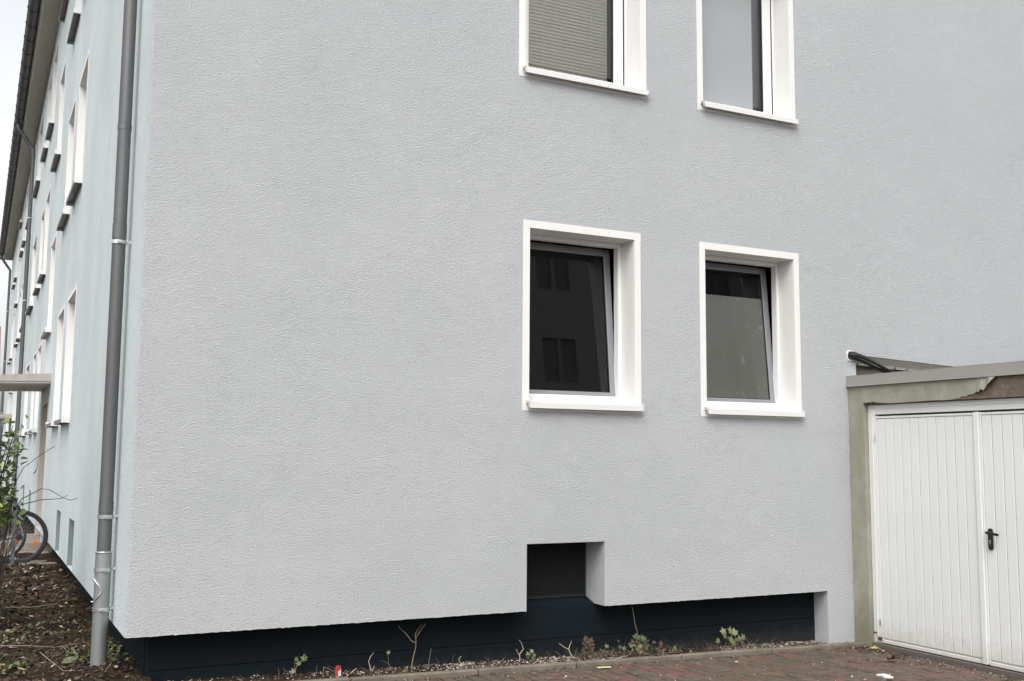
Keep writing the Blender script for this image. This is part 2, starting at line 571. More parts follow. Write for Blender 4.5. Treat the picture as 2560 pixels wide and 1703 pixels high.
# ------------------------------------------------------------------ the ground
g = MB()
g.box(-400, 400, -400, 400, -1.0, -0.45)
tag(g.build('ground', M['ground']), kind='structure')

# brick pavement: bed of dirt with every near brick its own piece
pv = MB()
nx = 30
xs = [-9 + 18 * i / nx for i in range(nx + 1)]
for i in range(nx):
    a, b = xs[i], xs[i + 1]
    pv.quad((a, -12, brick_z(a) - 0.022), (b, -12, brick_z(b) - 0.022), (b, -0.135, brick_z(b) - 0.022), (a, -0.135, brick_z(a) - 0.022))
pavement = tag(pv.build('pavement', M['joint']), kind='structure')
BW, BL, GAP = 0.1, 0.2, 0.016


def brick_mesh(seed):
    rnd = random.Random(seed)
    m = MB()
    m.box(-BW / 2 + GAP / 2, BW / 2 - GAP / 2, -BL / 2 + GAP / 2, BL / 2 - GAP / 2, -0.05, 0.0, 0.005)
    m.v = [(x + rnd.uniform(-.0018, .0018), y + rnd.uniform(-.0018, .0018), z + rnd.uniform(-.0016, .0016)) for x, y, z in m.v]
    return m


brick_me = [brick_mesh(s).mesh('brick', M['brick']) for s in range(6)]
near, far_b = [], MB()
ci = 0
x = -3.0
while x < 6.19:
    xc = x + BW / 2
    off = 0.0 if ci % 2 else BL / 2
    y = -0.145 - off
    first = True
    while y > -7.5:
        y1 = y - BL
        yc = (y + y1) / 2
        edge = -0.20 - 0.46 * (xc - 2.0)          # the line where the picture ends
        p = (xc + random.uniform(-.002, .002), yc + random.uniform(-.003, .003), brick_z(xc) + random.uniform(-.004, .003))
        vis = 1.7 < xc and yc > edge - 0.34
        if vis and len(near) < 300:
            near.append(p)
        elif xc > -2.9:
            bm = brick_mesh(random.randint(0, 99999))
            far_b.add([(p[0] + a, p[1] + b, p[2] + c) for a, b, c in bm.v], bm.f)
        y = y1
    if off:                                        # half brick against the kerb
        bm = brick_mesh(ci)
        far_b.add([(xc + a, -0.145 - BL / 4 + b * 0.46, brick_z(xc) + c) for a, b, c in bm.v], bm.f)
    ci += 1
    x += BW
for i, p in enumerate(near):
    o = link('brick', brick_me[i % 6], pavement)
    o.location = p
    o.rotation_euler = (random.uniform(-.012, .012), random.uniform(-.02, .02), random.uniform(-.012, .012) + (math.pi if random.random() < .5 else 0))
tag(far_b.build('brick_field', M['brick_many'], pavement), kind='stuff')

# kerb of concrete edging stones
kb = MB()
for i in range(12):
    a, b = -0.4 + 0.55 * i, -0.4 + 0.55 * (i + 1)
    kb.quad((a, -0.136, kerb_top(a) - .06), (b, -0.136, kerb_top(b) - .06), (b, -0.084, kerb_top(b) - .06), (a, -0.084, kerb_top(a) - .06))
kerb = tag(kb.build('kerb', M['joint']), kind='structure')
KX = [-0.42, 0.34, 1.14, 1.33, 2.45, 3.235, 4.205, 5.13, 5.80, 6.185]
KX = [-1.40, -0.42, 0.50, 1.46, 2.42, 3.24, 4.21, 5.13, 5.80, 6.185]
for i in range(len(KX) - 1):
    a, b = KX[i] + .004, KX[i + 1] - .004
    m = MB()
    m.box(a, b, -0.142, -0.082, -0.16, 0, 0.008)
    jz = random.uniform(-.004, .004)
    m.v = [(X, Y + random.uniform(-.001, .001), Z + kerb_top(X) + jz) for X, Y, Z in m.v]
    m.build('kerb_stone', M['kerb'], kerb)

# planting strip between the kerb and the plinth
bd = MB()
nx, ny = 90, 5
gr = []
for i in range(nx + 1):
    for j in range(ny + 1):
        X = 0.16 + (6.19 - 0.16) * i / nx
        Y = -0.083 + (0.20 + 0.083) * j / ny
        gr.append((X, Y, bed_z(X) + random.uniform(-.006, .008) - (0.012 if j == 0 else 0)))
bd.add(gr, [(i * (ny + 1) + j, (i + 1) * (ny + 1) + j, (i + 1) * (ny + 1) + j + 1, i * (ny + 1) + j + 1) for i in range(nx) for j in range(ny)], True)
tag(bd.build('planting_strip', M['soil']), kind='structure')

# soil with leaf litter along the side of the house
def soil_z(X, Y):
    s = 0.012 * math.sin(X * 5.1 + Y * 2.3) + 0.010 * math.sin(X * 11 - Y * 7.7) + 0.008 * math.sin(Y * 13 + X * 3)
    base = 0.0 + 0.006 * min(Y, 8)
    if Y < 0.0: base += -0.10 * min(1, -Y / 0.3)
    return base + s


so = MB()
nx, ny = 46, 90
gr = []
for i in range(nx + 1):
    for j in range(ny + 1):
        X = -4.5 + (0.175 + 4.5) * (i / nx) ** 0.7
        Y = -0.4 + 9.6 * (j / ny) ** 1.4
        gr.append((X, Y, soil_z(X, Y) + random.uniform(-.008, .008)))
so.add(gr, [(i * (ny + 1) + j, (i + 1) * (ny + 1) + j, (i + 1) * (ny + 1) + j + 1, i * (ny + 1) + j + 1) for i in range(nx) for j in range(ny)], True)
tag(so.build('soil', M['soil']), kind='structure')
ls = MB()
ls.box(-60, 0.16, 9.15, 70, -0.4, -0.02)
tag(ls.build('yard', M['soil']), kind='structure')

# paved path to the house door
pa = MB()
pa.box(-4.6, 0.16, 7.75, 9.9, -0.1, 0.02)
path = tag(pa.build('path', M['joint']), kind='structure')
for i in range(10):
    for j in range(5):
        a = 0.12 - 0.45 * (i + 1)
        m = MB()
        b = 7.76 + 0.425 * j
        m.box(a + .006, a + .444, b + .006, b + .419, -0.03, 0.045 + random.uniform(-.008, .006), 0.006)
        m.build('paving_slab', M['slab'], path)

# ------------------------------------------------------------------ the house
house = thing('apartment_house', 'long plastered apartment house with grey gable wall and pale blue side', 'house')
H_TOP, L_Y, W_X = 9.12, 39.0, 10.5


def grid_wall(mb, P, us, ws, hole):
    us, ws = sorted(set(us)), sorted(set(ws))
    for i in range(len(us) - 1):
        for j in range(len(ws) - 1):
            u, w = (us[i] + us[i + 1]) / 2, (ws[j] + ws[j + 1]) / 2
            if hole(u, w):
                continue
            mb.quad(P(us[i], ws[j]), P(us[i + 1], ws[j]), P(us[i + 1], ws[j + 1]), P(us[i], ws[j + 1]))


# windows of the gable wall: outer rectangle of the white surround
FW = {'A': (2.828, 3.927, 1.816, 3.316), 'B': (4.529, 5.636, 1.810, 3.308),
      'C': (2.779, 3.996, 4.478, 6.08), 'D': (4.529, 5.636, 4.478, 6.08)}
BO = (2.878, 3.573, 0.30, 0.80)               # cellar opening
LEG = 5.888
NX = 6.30                                     # notch above the garage
fw = MB()
us = [0.012, BO[0], BO[1], LEG, NX, W_X]
ws = [-0.16, 0.30, BO[3], 2.45, H_TOP]
for a in FW.values():
    us += [a[0] + .06, a[1] - .06]
    ws += [a[2] + .06, a[3] - .06]


def fhole(u, w):
    for a in FW.values():
        if a[0] + .06 < u < a[1] - .06 and a[2] + .06 < w < a[3] - .06: return True
    if BO[0] < u < BO[1] and w < BO[3]: return True
    if w < 0.30 and u < LEG: return True
    if u > NX and w < 2.45: return True
    return False


grid_wall(fw, lambda u, w: (u, 0, w), us, ws, fhole)
fw.quad((NX, 0, 2.420), (W_X, 0, 2.25), (W_X, 0, 2.45), (NX, 0, 2.45))
fw.add([(0.012, 0, H_TOP), (W_X, 0, H_TOP), (W_X / 2, 0, H_TOP + 4.2)], [(0, 1, 2)])
# underside and reveals of the render
for a, b in ((0.012, BO[0]), (BO[1], LEG)):
    fw.quad((a, 0, .30), (a, .172, .30), (b, .172, .30), (b, 0, .30))
fw.quad((BO[0], 0, BO[3]), (BO[1], 0, BO[3]), (BO[1], .30, BO[3]), (BO[0], .30, BO[3]))
fw.quad((BO[1], 0, .30), (BO[1], .30, .30), (BO[1], .30, BO[3]), (BO[1], 0, BO[3]))
fw.quad((BO[0], 0, .30), (BO[0], 0, BO[3]), (BO[0], .30, BO[3]), (BO[0], .30, .30))
fw.quad((LEG, 0, -.16), (LEG, .18, -.16), (LEG, .18, .30), (LEG, 0, .30))
fw.quad((NX, 0, 2.1), (NX, 0, 2.42), (NX, .13, 2.42), (NX, .13, 2.1))
# far gable end wall and the hidden side
fw.quad((W_X, 0, -.2), (W_X, L_Y, -.2), (W_X, L_Y, H_TOP), (W_X, 0, H_TOP))
fw.quad((0.02, L_Y, -.2), (W_X, L_Y, -.2), (W_X, L_Y, H_TOP), (0.02, L_Y, H_TOP))
fw.build('gable_wall', M['wall_grey'], house)
re_ = random.Random(31)
for a, b in ((0.012, BO[0]), (BO[1], LEG)):
    eg = MB()
    n = int((b - a) / .02)
    zz = [.300 - max(0, re_.gauss(.0008, .0014)) for _ in range(n + 1)]
    for i in range(n):
        xa, xb = a + (b - a) * i / n, a + (b - a) * (i + 1) / n
        eg.quad((xa, -.0015, zz[i]), (xb, -.0015, zz[i + 1]), (xb, -.0004, .304), (xa, -.0004, .304))
        eg.quad((xa, -.0015, zz[i]), (xa, .02, .2995), (xb, .02, .2995), (xb, -.0015, zz[i + 1]))
    eg.build('render_edge', M['wall_grey'], house)
cr = MB()
n = 420
mid_ = [(.0034 + re_.uniform(-.0018, .0014), .0034 + re_.uniform(-.0018, .0014)) for _ in range(n + 1)]
for i in range(n):
    za, zb_ = .2995 + (H_TOP - .2995) * i / n, .2995 + (H_TOP - .2995) * (i + 1) / n
    cr.quad((.0125, -.0002, za), (mid_[i][0], mid_[i][1], za), (mid_[i + 1][0], mid_[i + 1][1], zb_), (.0125, -.0002, zb_))
    cr.quad((mid_[i][0], mid_[i][1], za), (-.0002, .0125, za), (-.0002, .0125, zb_), (mid_[i + 1][0], mid_[i + 1][1], zb_))
cr.build('wall_corner', M['wall_grey'], house)

# side wall
GFz, F1z, F2z = (1.85, 3.29), (4.55, 6.02), (7.22, 8.66)
cols = [(5.42, 6.60), (7.18, 8.28), (12.35, 13.45), (14.05, 15.10), (16.75, 18.45)]
SW = []                                       # y0, y1, z0, z1
for mirror in (0, 1):
    for (a, b) in cols:
        if mirror: a, b = 39.0 - b, 39.0 - a
        for z in (GFz, F1z, F2z):
            SW.append((a, b, z[0], z[1]))
    a, b = (9.85, 10.95)
    if mirror: a, b = 39.0 - b, 39.0 - a
    for z in ((3.30, 4.72), (6.02, 7.45), (8.55, 9.0)):
        SW.append((a, b, z[0], z[1]))
DOORS = [(9.60, 11.20), (39.0 - 11.20, 39.0 - 9.60)]
SBO = [(4.12, 4.74), (5.97, 6.58), (13.2, 13.8), (15.9, 16.5), (22.5, 23.1), (26.0, 26.6)]
sw = MB()
us = [0.012, L_Y]
ws = [.30, .79, 2.25, H_TOP]
for a in SW:
    us += [a[0], a[1]]
    ws += [a[2], a[3]]
for a in DOORS + SBO:
    us += list(a)


def shole(u, w):
    for a in SW:
        if a[0] < u < a[1] and a[2] < w < a[3]: return True
    for a in DOORS:
        if a[0] < u < a[1] and w < 2.25: return True
    for a in SBO:
        if a[0] < u < a[1] and w < .79: return True
    return False


grid_wall(sw, lambda u, w: (0, u, w), us, ws, shole)
sw.quad((0, .012, .30), (0, L_Y, .30), (.172, L_Y, .30), (.172, .012, .30))
for a in SBO:
    q = MB()
    for yy in a:
        q.quad((.001, yy, .30), (.16, yy, .30), (.16, yy, .79), (.001, yy, .79))
    q.quad((.001, a[0], .79), (.16, a[0], .79), (.16, a[1], .79), (.001, a[1], .79))
    q.quad((.16, a[0], .30), (.16, a[1], .30), (.16, a[1], .79), (.16, a[0], .79))
    q.build('cellar_recess', M['recess'], house)
sw.build('side_wall', M['wall_blue'], house)

# plinth: boards on the gable side, one strip along the side wall
for z0, z1, yy in ((-0.30, 0.0465, .168), (0.0505, 0.31, .170)):
    m = MB()
    m.box(0.17, LEG - .001, yy, yy + .12, z0, z1, 0.0015)
    m.build('plinth_board', M['plinth'], house)
m = MB()
m.box(BO[0] - .05, BO[1] + .05, .2905, .34, .28, .95)
m.prism([(.1695, .306), (.2895, .345), (.2895, .20), (.1695, .20)], 'x', BO[0] + .001, BO[1] - .001)
m.build('cellar_opening_sill', M['plinth'], house)
m = MB()
m.box(.165, .40, .295, L_Y, -.30, .312)
m.build('side_plinth', M['plinth'], house)

# grille in the cellar opening
m = MB()
gx0, gx1, gz0, gz1 = BO[0] - .02, BO[1] - .012, .352, .798
m.box(gx0, gx1, .272, .288, gz0 - .006, gz0 + .014)
m.box(gx1 - .012, gx1, .272, .288, gz0 + .014, gz1)
k = 0
xx = gx0
while xx < gx1 - .012:
    m.box(xx, xx + .004, .276, .279, gz0 + .014, gz1)
    xx += .019
zz = gz0 + .02
while zz < gz1:
    m.box(gx0, gx1 - .012, .2795, .2825, zz, zz + .004)
    zz += .019
m.build('cellar_grille', M['grille'], house)
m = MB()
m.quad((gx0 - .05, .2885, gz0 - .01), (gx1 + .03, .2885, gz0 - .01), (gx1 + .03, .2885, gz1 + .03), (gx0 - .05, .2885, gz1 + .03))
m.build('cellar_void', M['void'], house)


def front_window(key, label, kind):
    x0, x1, z0, z1 = FW[key]
    b = .06
    ix0, ix1, iz1 = x0 + b, x1 - b, z1 - b
    iz0 = z0 + .075
    D = .19
    w = MB()
    P = -0.003
    # surround band, 3 mm proud, with the reveals turning in
    w.box(x0, ix0, P, .012, z0, z1)
    w.box(ix1, x1, P, .012, z0, z1)
    w.box(ix0, ix1, P, .012, iz1, z1)
    w.box(ix0, ix1, P, .012, z0, z0 + b + .002)
    w.box(ix0 - .02, ix0 + .001, .012, .26, z0 + .02, z1)
    w.box(ix1 - .001, ix1 + .02, .012, .26, z0 + .02, z1)
    w.box(ix0 + .001, ix1 - .001, .012, .26, iz1 - .001, iz1 + .03)
    w.box(ix0 + .001, ix1 - .001, .012, .26, z0 + .02, z0 + b)
    win = w.build('window', M['white_paint'], house)
    win['label'] = label
    # fixed frame
    f = MB()
    t = .038
    fb = .07 if kind != 'closed' else .05
    f.box(ix0 + .002, ix0 + t, D, D + .07, iz0 - .005, iz1 - .002, .004)
    f.box(ix1 - t, ix1 - .002, D, D + .07, iz0 - .005, iz1 - .002, .004)
    f.box(ix0 + t, ix1 - t, D + .001, D + .069, iz1 - t, iz1 - .002, .004)
    f.box(ix0 + t, ix1 - t, D + .001, D + .069, iz0 - .005, iz0 + fb, .004)
    f.build('frame', M['white_plastic'], win)
    if kind != 'closed':
        for xx in (ix0 + .05, ix1 - .14):
            f = MB()
            f.box(xx, xx + .03, D - .006, D + .002, iz0 + .010, iz0 + .021, .002)
            f.build('drain_cap', M['white_plastic'], win)
    # sill with end caps
    s = MB()
    sx0, sx1 = x0 + .045, x1 - .012
    s.prism([(-.052, iz0 - .012), (D + .01, iz0 + .006), (D + .01, iz0 + .003), (-.049, iz0 - .016), (-.049, iz0 - .052), (-.040, iz0 - .052),
             (-.040, iz0 - .055), (-.052, iz0 - .055)], 'x', sx0, sx1)
    sl = s.build('sill', M['white_alu'], win)
    for a, c in ((sx0 - .012, sx0 - .001), (sx1 + .001, sx1 + .011)):
        e = MB()
        e.prism([(-.050, iz0 - .048), (-.050, iz0 - .008), (-.030, iz0 + .004), (.05, iz0 + .010), (.05, iz0 - .012), (-.036, iz0 - .020), (-.036, iz0 - .048)], 'x', a, c)
        e.build('sill_end_cap', M['dark_end'], win)
    # dark room
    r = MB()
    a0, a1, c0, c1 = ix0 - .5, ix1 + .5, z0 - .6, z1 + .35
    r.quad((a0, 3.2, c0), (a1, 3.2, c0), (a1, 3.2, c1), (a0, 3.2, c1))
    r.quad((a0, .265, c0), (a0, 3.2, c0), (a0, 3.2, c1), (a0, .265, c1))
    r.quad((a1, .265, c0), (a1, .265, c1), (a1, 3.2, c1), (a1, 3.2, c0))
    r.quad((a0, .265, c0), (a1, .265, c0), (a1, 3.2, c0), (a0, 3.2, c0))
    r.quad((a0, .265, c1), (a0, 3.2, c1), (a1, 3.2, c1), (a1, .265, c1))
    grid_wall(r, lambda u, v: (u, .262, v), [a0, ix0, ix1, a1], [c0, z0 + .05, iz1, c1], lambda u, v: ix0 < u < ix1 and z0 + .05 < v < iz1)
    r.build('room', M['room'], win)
    # sash
    st = .062
    if kind in ('tilt', 'film'):
        sx0, sx1 = ix0 + .022, ix1 - .022
        sz0, sz1 = iz0 + fb - .012, iz1 - .022
        h = sz1 - sz0
        ty = D + .045
        ang = math.atan2(.115, h)
        ca, sa = math.cos(ang), math.sin(ang)

        def T(mb):
            mb.v = [(X, ty + (Y * ca + Z * sa), sz0 + (Z * ca - Y * sa)) for X, Y, Z in mb.v]
            return mb
        q = MB()
        q.box(sx0, sx0 + st, 0, .06, 0, h, .006)
        q.box(sx1 - st, sx1, 0, .06, 0, h, .006)
        q.box(sx0 + st, sx1 - st, .001, .059, 0, .048, .006)
        q.box(sx0 + st, sx1 - st, .001, .059, h - st, h, .006)
        sash = T(q).build('sash', M['sash_grey'], win)
        sash['label'] = 'grey sash tilted inwards at the top'
        gk = MB()
        gi0, gi1, gj0, gj1 = sx0 + st, sx1 - st, .048, h - st
        gk.box(gi0, gi0 + .006, .008, .016, gj0, gj1)
        gk.box(gi1 - .006, gi1, .008, .016, gj0, gj1)
        gk.box(gi0 + .006, gi1 - .006, .008, .016, gj1 - .006, gj1)
        gk.box(gi0 + .006, gi1 - .006, .008, .016, gj0, gj0 + .006)
        T(gk).build('gasket', M['gasket'], win)
        pn = MB()
        pn.quad((gi0, .018, gj0), (gi1, .018, gj0), (gi1, .018, gj1), (gi0, .018, gj1))
        T(pn).build('pane', M['glass_dark'] if kind == 'tilt' else M['glass_film'], win)
        if kind == 'film':
            fl = MB()
            ft = gj0 + (gj1 - gj0) * .80
            fl.box(gi0, gi1, .0195, .0205, gj0, ft)
            o = T(fl).build('frosted_film', M['film'], win)
            o['label'] = 'spotted grey film covering the lower part of the pane'
        else:
            fu = MB()
            fu.box(ix0 - .3, ix0 + .36, 1.6, 2.0, c0, z0 + .65)
            fu.build('cupboard', M['room_dark'], win)
            for cx, cw in ((ix0 + .42, .16), (ix0 + 1.15, .2)):
                cu = MB()
                for k in range(8):
                    cu.quad((cx + cw * k / 8, 3.1 - .03 * (k % 2), z0 + .2), (cx + cw * (k + 1) / 8, 3.1 - .03 * ((k + 1) % 2), z0 + .2),
                            (cx + cw * (k + 1) / 8, 3.1 - .03 * ((k + 1) % 2), c1), (cx + cw * k / 8, 3.1 - .03 * (k % 2), c1))
                cu.build('curtain', M['curtain'], win)
    else:
        # closed sash, gasket line and what hangs behind the pane
        sx0, sx1 = ix0 + .045, ix1 - .050
        sz0, sz1 = iz0 + .045, iz1 - .045
        q = MB()
        q.box(sx0, sx0 + .08, D - .012, D + .05, sz0, sz1, .008)
        q.box(sx1 - .095, sx1, D - .012, D + .05, sz0, sz1, .010)
        q.box(sx0 + .08, sx1 - .095, D - .011, D + .049, sz0, sz0 + .05, .008)
        q.box(sx0 + .08, sx1 - .095, D - .011, D + .049, sz1 - .07, sz1, .008)
        q.box(sx1 - .055, sx1 - .05, D - .0135, D - .010, sz0 + .01, sz1 - .01)
        sash = q.build('sash', M['white_plastic'], win)
        for bx_ in ((sx1 + .001, sx1 + .011, D - .004, D + .004, sz0 - .02, sz1), (sx1 - .101, sx1 - .095, D + .006, D + .022, sz0 + .05, sz1 - .07)):
            gk = MB()
            gk.box(*bx_)
            gk.build('gasket', M['gasket'], win)
        gi0, gi1, gj0, gj1 = sx0 + .08, sx1 - .095, sz0 + .05, sz1 - .07
        pn = MB()
        pn.quad((gi0, D + .02, gj0), (gi1, D + .02, gj0), (gi1, D + .02, gj1), (gi0, D + .02, gj1))
        pn.build('pane', M['glass'], win)
        if key == 'C':
            sm = MB()
            hw = (gi1 - gi0 - .05) / 2
            n = 5
            prof = [(-.022 + .044 * i / n, .004 * (1 - (2 * i / n - 1) ** 2)) for i in range(n + 1)]
            tl = R(69)                          # outer edge low, inner edge high
            pr = [(p * math.cos(tl) - q_ * math.sin(tl), p * math.sin(tl) + q_ * math.cos(tl)) for p, q_ in prof]
            v = [(s_ * hw, a, b_) for s_ in (-1, 1) for a, b_ in pr]
            sm.add(v, [(i, i + 1, n + 2 + i, n + 1 + i) for i in range(n)], True)
            me = sm.mesh('slat', M['slat'])
            k = 0
            zz = gj0 + .035
            while zz < gj1 - .01:
                o = link('slat', me, win)
                o.location = ((gi0 + gi1) / 2 - .012, D + .055, zz)
                o.rotation_euler = (random.uniform(-.05, .05), random.uniform(-.002, .002), 0)
                zz += .030
            for xx in (gi0 + .16, gi1 - .2):
                lc = MB()
                lc.tube([(xx, D + .034, gj0 + .01), (xx, D + .034, gj1)], .0014, 5)
                lc.build('blind_cord', M['slat'], win)
            lc = MB()
            lc.box(gi0 + .015, gi1 - .035, D + .042, D + .068, gj0 + .002, gj0 + .017, .004)
            lc.build('bottom_rail', M['slat'], win)
        else:
            rb = MB()
            rb.box(gi0 + .002, gi1 - .115, D + .0175, D + .0190, gj0 + .001, gj1 - .001)
            o = rb.build('frosted_film', M['frost'], win)
            o['label'] = 'pale grey frosted film on the pane'
            bx = MB()
            bx.box(gi1 - .13, gi1 + .08, D + .09, D + .10, gj0 - .05, gj1)
            bx.build('inner_curtain', M['curtain'], win)
    return win


front_window('A', 'lower left window, dark pane in a tilted grey sash', 'tilt')
front_window('B', 'lower right window, spotted grey film on its tilted sash', 'film')
front_window('C', 'upper left window with closed venetian blind', 'closed')
front_window('D', 'upper right window with pale grey frosted pane', 'closed')

# notch over the garage roof: old wall and perforated metal strip
m = MB()
m.quad((NX, .125, 2.0), (W_X, .125, 2.0), (W_X, .125, 2.40), (NX, .125, 2.43))
m.build('notch_back_wall', M['plaster_old'], house)
m = MB()
for i in range(12):
    a, b = NX + .002 + (W_X - NX - .01) * i / 12, NX + .002 + (W_X - NX - .01) * (i + 1) / 12
    za, zb = 2.418 - .0405 * (a - NX), 2.418 - .0405 * (b - NX)
    m.quad((a, .012, za), (b, .012, zb), (b, .075, zb - .055), (a, .075, za - .055))
    m.quad((a, .075, za - .055), (b, .075, zb - .055), (b, .085, zb - .078), (a, .085, za - .078))
stp = m.build('edge_strip', M['strip'], house)
for k in range(12):
    m = MB()
    xx = NX + .10 + .16 * k
    zz = 2.418 - .0405 * (xx - NX) - .0665
    m.tube([(xx, .074, zz), (xx, .085, zz)], .008, 8)
    m.build('screw', M['rust'], stp)

m = MB()
for k in range(14):
    a = 2 * math.pi * k / 14
    m.tube([(6.222 + .034 * math.cos(a), -.002, 2.408 + .045 * math.sin(a)), (6.222 + .034 * math.cos(a + .5), -.005, 2.408 + .045 * math.sin(a + .5))], [.009 + .004 * math.sin(3 * a), .008], 6)
m.build('sealant', M['white_paint'], house)

# side windows: white reveal, grey sill with white ends
me_cache = {}
for (y0, y1, z0, z1) in SW:
    key = (round(y1 - y0, 3), round(z1 - z0, 3))
    if key not in me_cache:
        w_, h_ = key
        a = MB()
        a.box(-.003, .012, -.06, .001, 0, h_ + .06)
        a.box(-.003, .012, w_ - .001, w_ + .06, 0, h_ + .06)
        a.box(-.003, .012, .001, w_ - .001, h_ - .001, h_ + .06)
        a.box(.012, .20, -.02, .001, -.02, h_ + .02)
        a.box(.012, .20, w_ - .001, w_ + .02, -.02, h_ + .02)
        a.box(.012, .20, .001, w_ - .001, h_ - .001, h_ + .03)
        a.box(.012, .20, .001, w_ - .001, -.03, .001)
        s = MB()
        s.prism([(-.085, -.012), (.17, .012), (.17, .004), (-.080, -.02), (-.080, -.055), (-.085, -.055)], 'y', -.03, w_ + .03)
        c = MB()
        c.box(-.087, .0, -.009, .009, -.057, .02)
        f = MB()
        f.box(.15, .195, .0015, .07, .012, h_ - .002, .004)
        f.box(.15, .195, w_ - .07, w_ - .0015, .012, h_ - .002, .004)
        f.box(.151, .194, .07, w_ - .07, .012, .09, .004)
        f.box(.151, .194, .07, w_ - .07, h_ - .09, h_ - .002, .004)
        p = MB()
        p.quad((.175, .07, .09), (.175, w_ - .07, .09), (.175, w_ - .07, h_ - .09), (.175, .07, h_ - .09))
        d = MB()
        d.quad((.6, -.2, -.2), (.6, w_ + .2, -.2), (.6, w_ + .2, h_ + .2), (.6, -.2, h_ + .2))
        me_cache[key] = (a.mesh('window', M['white_paint']), s.mesh('sill', M['sill_grey']), c.mesh('sill_end_cap', M['white_alu']),
                         f.mesh('frame', M['white_plastic']), p.mesh('pane', M['glass']), d.mesh('room', M['room']))
    ms = me_cache[key]
    cap_side = 0
    win = link('window', ms[0], house)
    win.location = (0, y0, z0)
    for nm, me in zip(('sill', 'sill_end_cap', 'sill_end_cap', 'frame', 'pane', 'room'), (ms[1], ms[2], ms[2], *ms[3:])):
        o = link(nm, me, win)
        if nm == 'sill_end_cap':
            o.location = (0, -.039 if cap_side == 0 else (y1 - y0) + .039, 0)
            cap_side += 1

# house doors with canopies and steps
for k, (a, b) in enumerate(DOORS):
    d = MB()
    d.box(.20, .25, a, b, .12, 2.25)
    door = d.build('house_door', M['door_wood'], house)
    j = MB()
    j.box(-.003, .24, a - .02, a + .03, .17, 2.28)
    j.box(-.003, .24, b - .03, b + .05, .17, 2.28)
    j.box(-.002, .24, a + .03, b - .03, 2.19, 2.28)
    j.build('door_reveal', M['jamb'], door)
    s = MB()
    s.box(-1.25, .25, a + .05, b + .25, -.2, .17, .01)
    s.build('doorstep', M['slab'], house)
    c = MB()
    c.prism([(.0, 2.475), (-.67, 2.452), (-.67, 2.505), (-.64, 2.545), (.0, 2.585)], 'y', a - .45, b + .35)
    can = c.build('canopy', M['canopy'], house)
    u = MB()
    u.prism([(-.002, 2.445), (-.655, 2.425), (-.655, 2.4515), (-.002, 2.4745)], 'y', a - .43, b + .33)
    u.build('canopy_underside', M['canopy_white'], can)
    l = MB()
    ring = [(.12 * math.cos(t * math.pi / 10), .12 * math.sin(t * math.pi / 10)) for t in range(20)]
    l.add([(-.33 + p * .6, (a + b) / 2 + q, 2.433) for p, q in ring] + [(-.33 + p * .4, (a + b) / 2 + q * .7, 2.40) for p, q in ring],
          [(i, (i + 1) % 20, 20 + (i + 1) % 20, 20 + i) for i in range(20)] + [tuple(range(39, 19, -1))], True)
    l.build('canopy_lamp', M['canopy_white'], can)

# eaves: soffit, fascia edge, gutter with brackets, roof
e = MB()
e.box(-.29, -.002, -.25, L_Y + .1, 9.10, 9.16)
sof = e.build('soffit', M['soffit'], house)
e = MB()
e.box(-.305, -.2905, -.25, L_Y + .1, 9.085, 9.24)
e.build('fascia', M['soffit_light'], sof)
e = MB()
e.box(-.325, -.3055, -.25, L_Y + .1, 9.105, 9.26)
e.build('fascia_board', M['soffit'], sof)
gt = MB()
gc = (-.425, 9.185)
n = 12
prof = [(gc[0] + .088 * math.cos(math.pi + math.pi * i / n), gc[1] + .088 * math.sin(math.pi + math.pi * i / n)) for i in range(n + 1)]
prof2 = [(gc[0] + .084 * math.cos(math.pi + math.pi * i / n), gc[1] + .084 * math.sin(math.pi + math.pi * i / n)) for i in range(n + 1)]
v = []
for yy in (-.25, L_Y + .12):
    v += [(p[0], yy, p[1]) for p in prof] + [(p[0], yy, p[1]) for p in prof2]
f = []
K = 2 * (n + 1)
for i in range(n):
    f.append((i, i + 1, K + i + 1, K + i))
    f.append((n + 1 + i, K + n + 1 + i, K + n + 2 + i, n + 2 + i))
gt.add(v, f, True)
gt.add([(prof[i][0], yy, prof[i][1]) for yy in (L_Y + .12,) for i in range(n + 1)], [tuple(range(n + 1))])
gt.add([(prof[i][0], -.25, prof[i][1]) for i in range(n + 1)], [tuple(range(n, -1, -1))])
gt.tube([(gc[0] - .09, -.25, gc[1]), (gc[0] - .09, L_Y + .12, gc[1])], .011, 8)
gutter = gt.build('gutter', M['gutter'], house)
br = MB()
for i in range(n):
    a0, a1 = math.pi + math.pi * i / n, math.pi + math.pi * (i + 1) / n
    for r0, r1 in ((.0885, .095),):
        p = [(r * math.cos(t), r * math.sin(t)) for r, t in ((r0, a0), (r1, a0), (r1, a1), (r0, a1))]
        br.prism(p, 'y', -.017, .017)
br.box(-.108, -.088, -.017, .017, -.02, .014)
bme = br.mesh('gutter_bracket', M['bracket'])
yy = 0.5
while yy < L_Y:
    o = link('gutter_bracket', bme, gutter)
    o.location = (gc[0], yy, gc[1])
    yy += .74
rf = MB()
rf.add([(-.45, -.3, 9.30), (W_X / 2, -.3, 9.30 + 4.3), (W_X / 2, L_Y + .15, 9.30 + 4.3), (-.45, L_Y + .15, 9.30),
        (W_X + .5, -.3, 9.30), (W_X + .5, L_Y + .15, 9.30),
        (-.45, -.3, 9.24), (W_X / 2, -.3, 9.24 + 4.2), (W_X / 2, L_Y + .15, 9.24 + 4.2), (-.45, L_Y + .15, 9.24)],
       [(0, 1, 2, 3), (1, 4, 5, 2), (6, 9, 8, 7), (0, 3, 9, 6), (0, 6, 7, 1), (3, 2, 8, 9)])
rf.build('roof', M['tile'], house)

# downpipes
PX = -.080


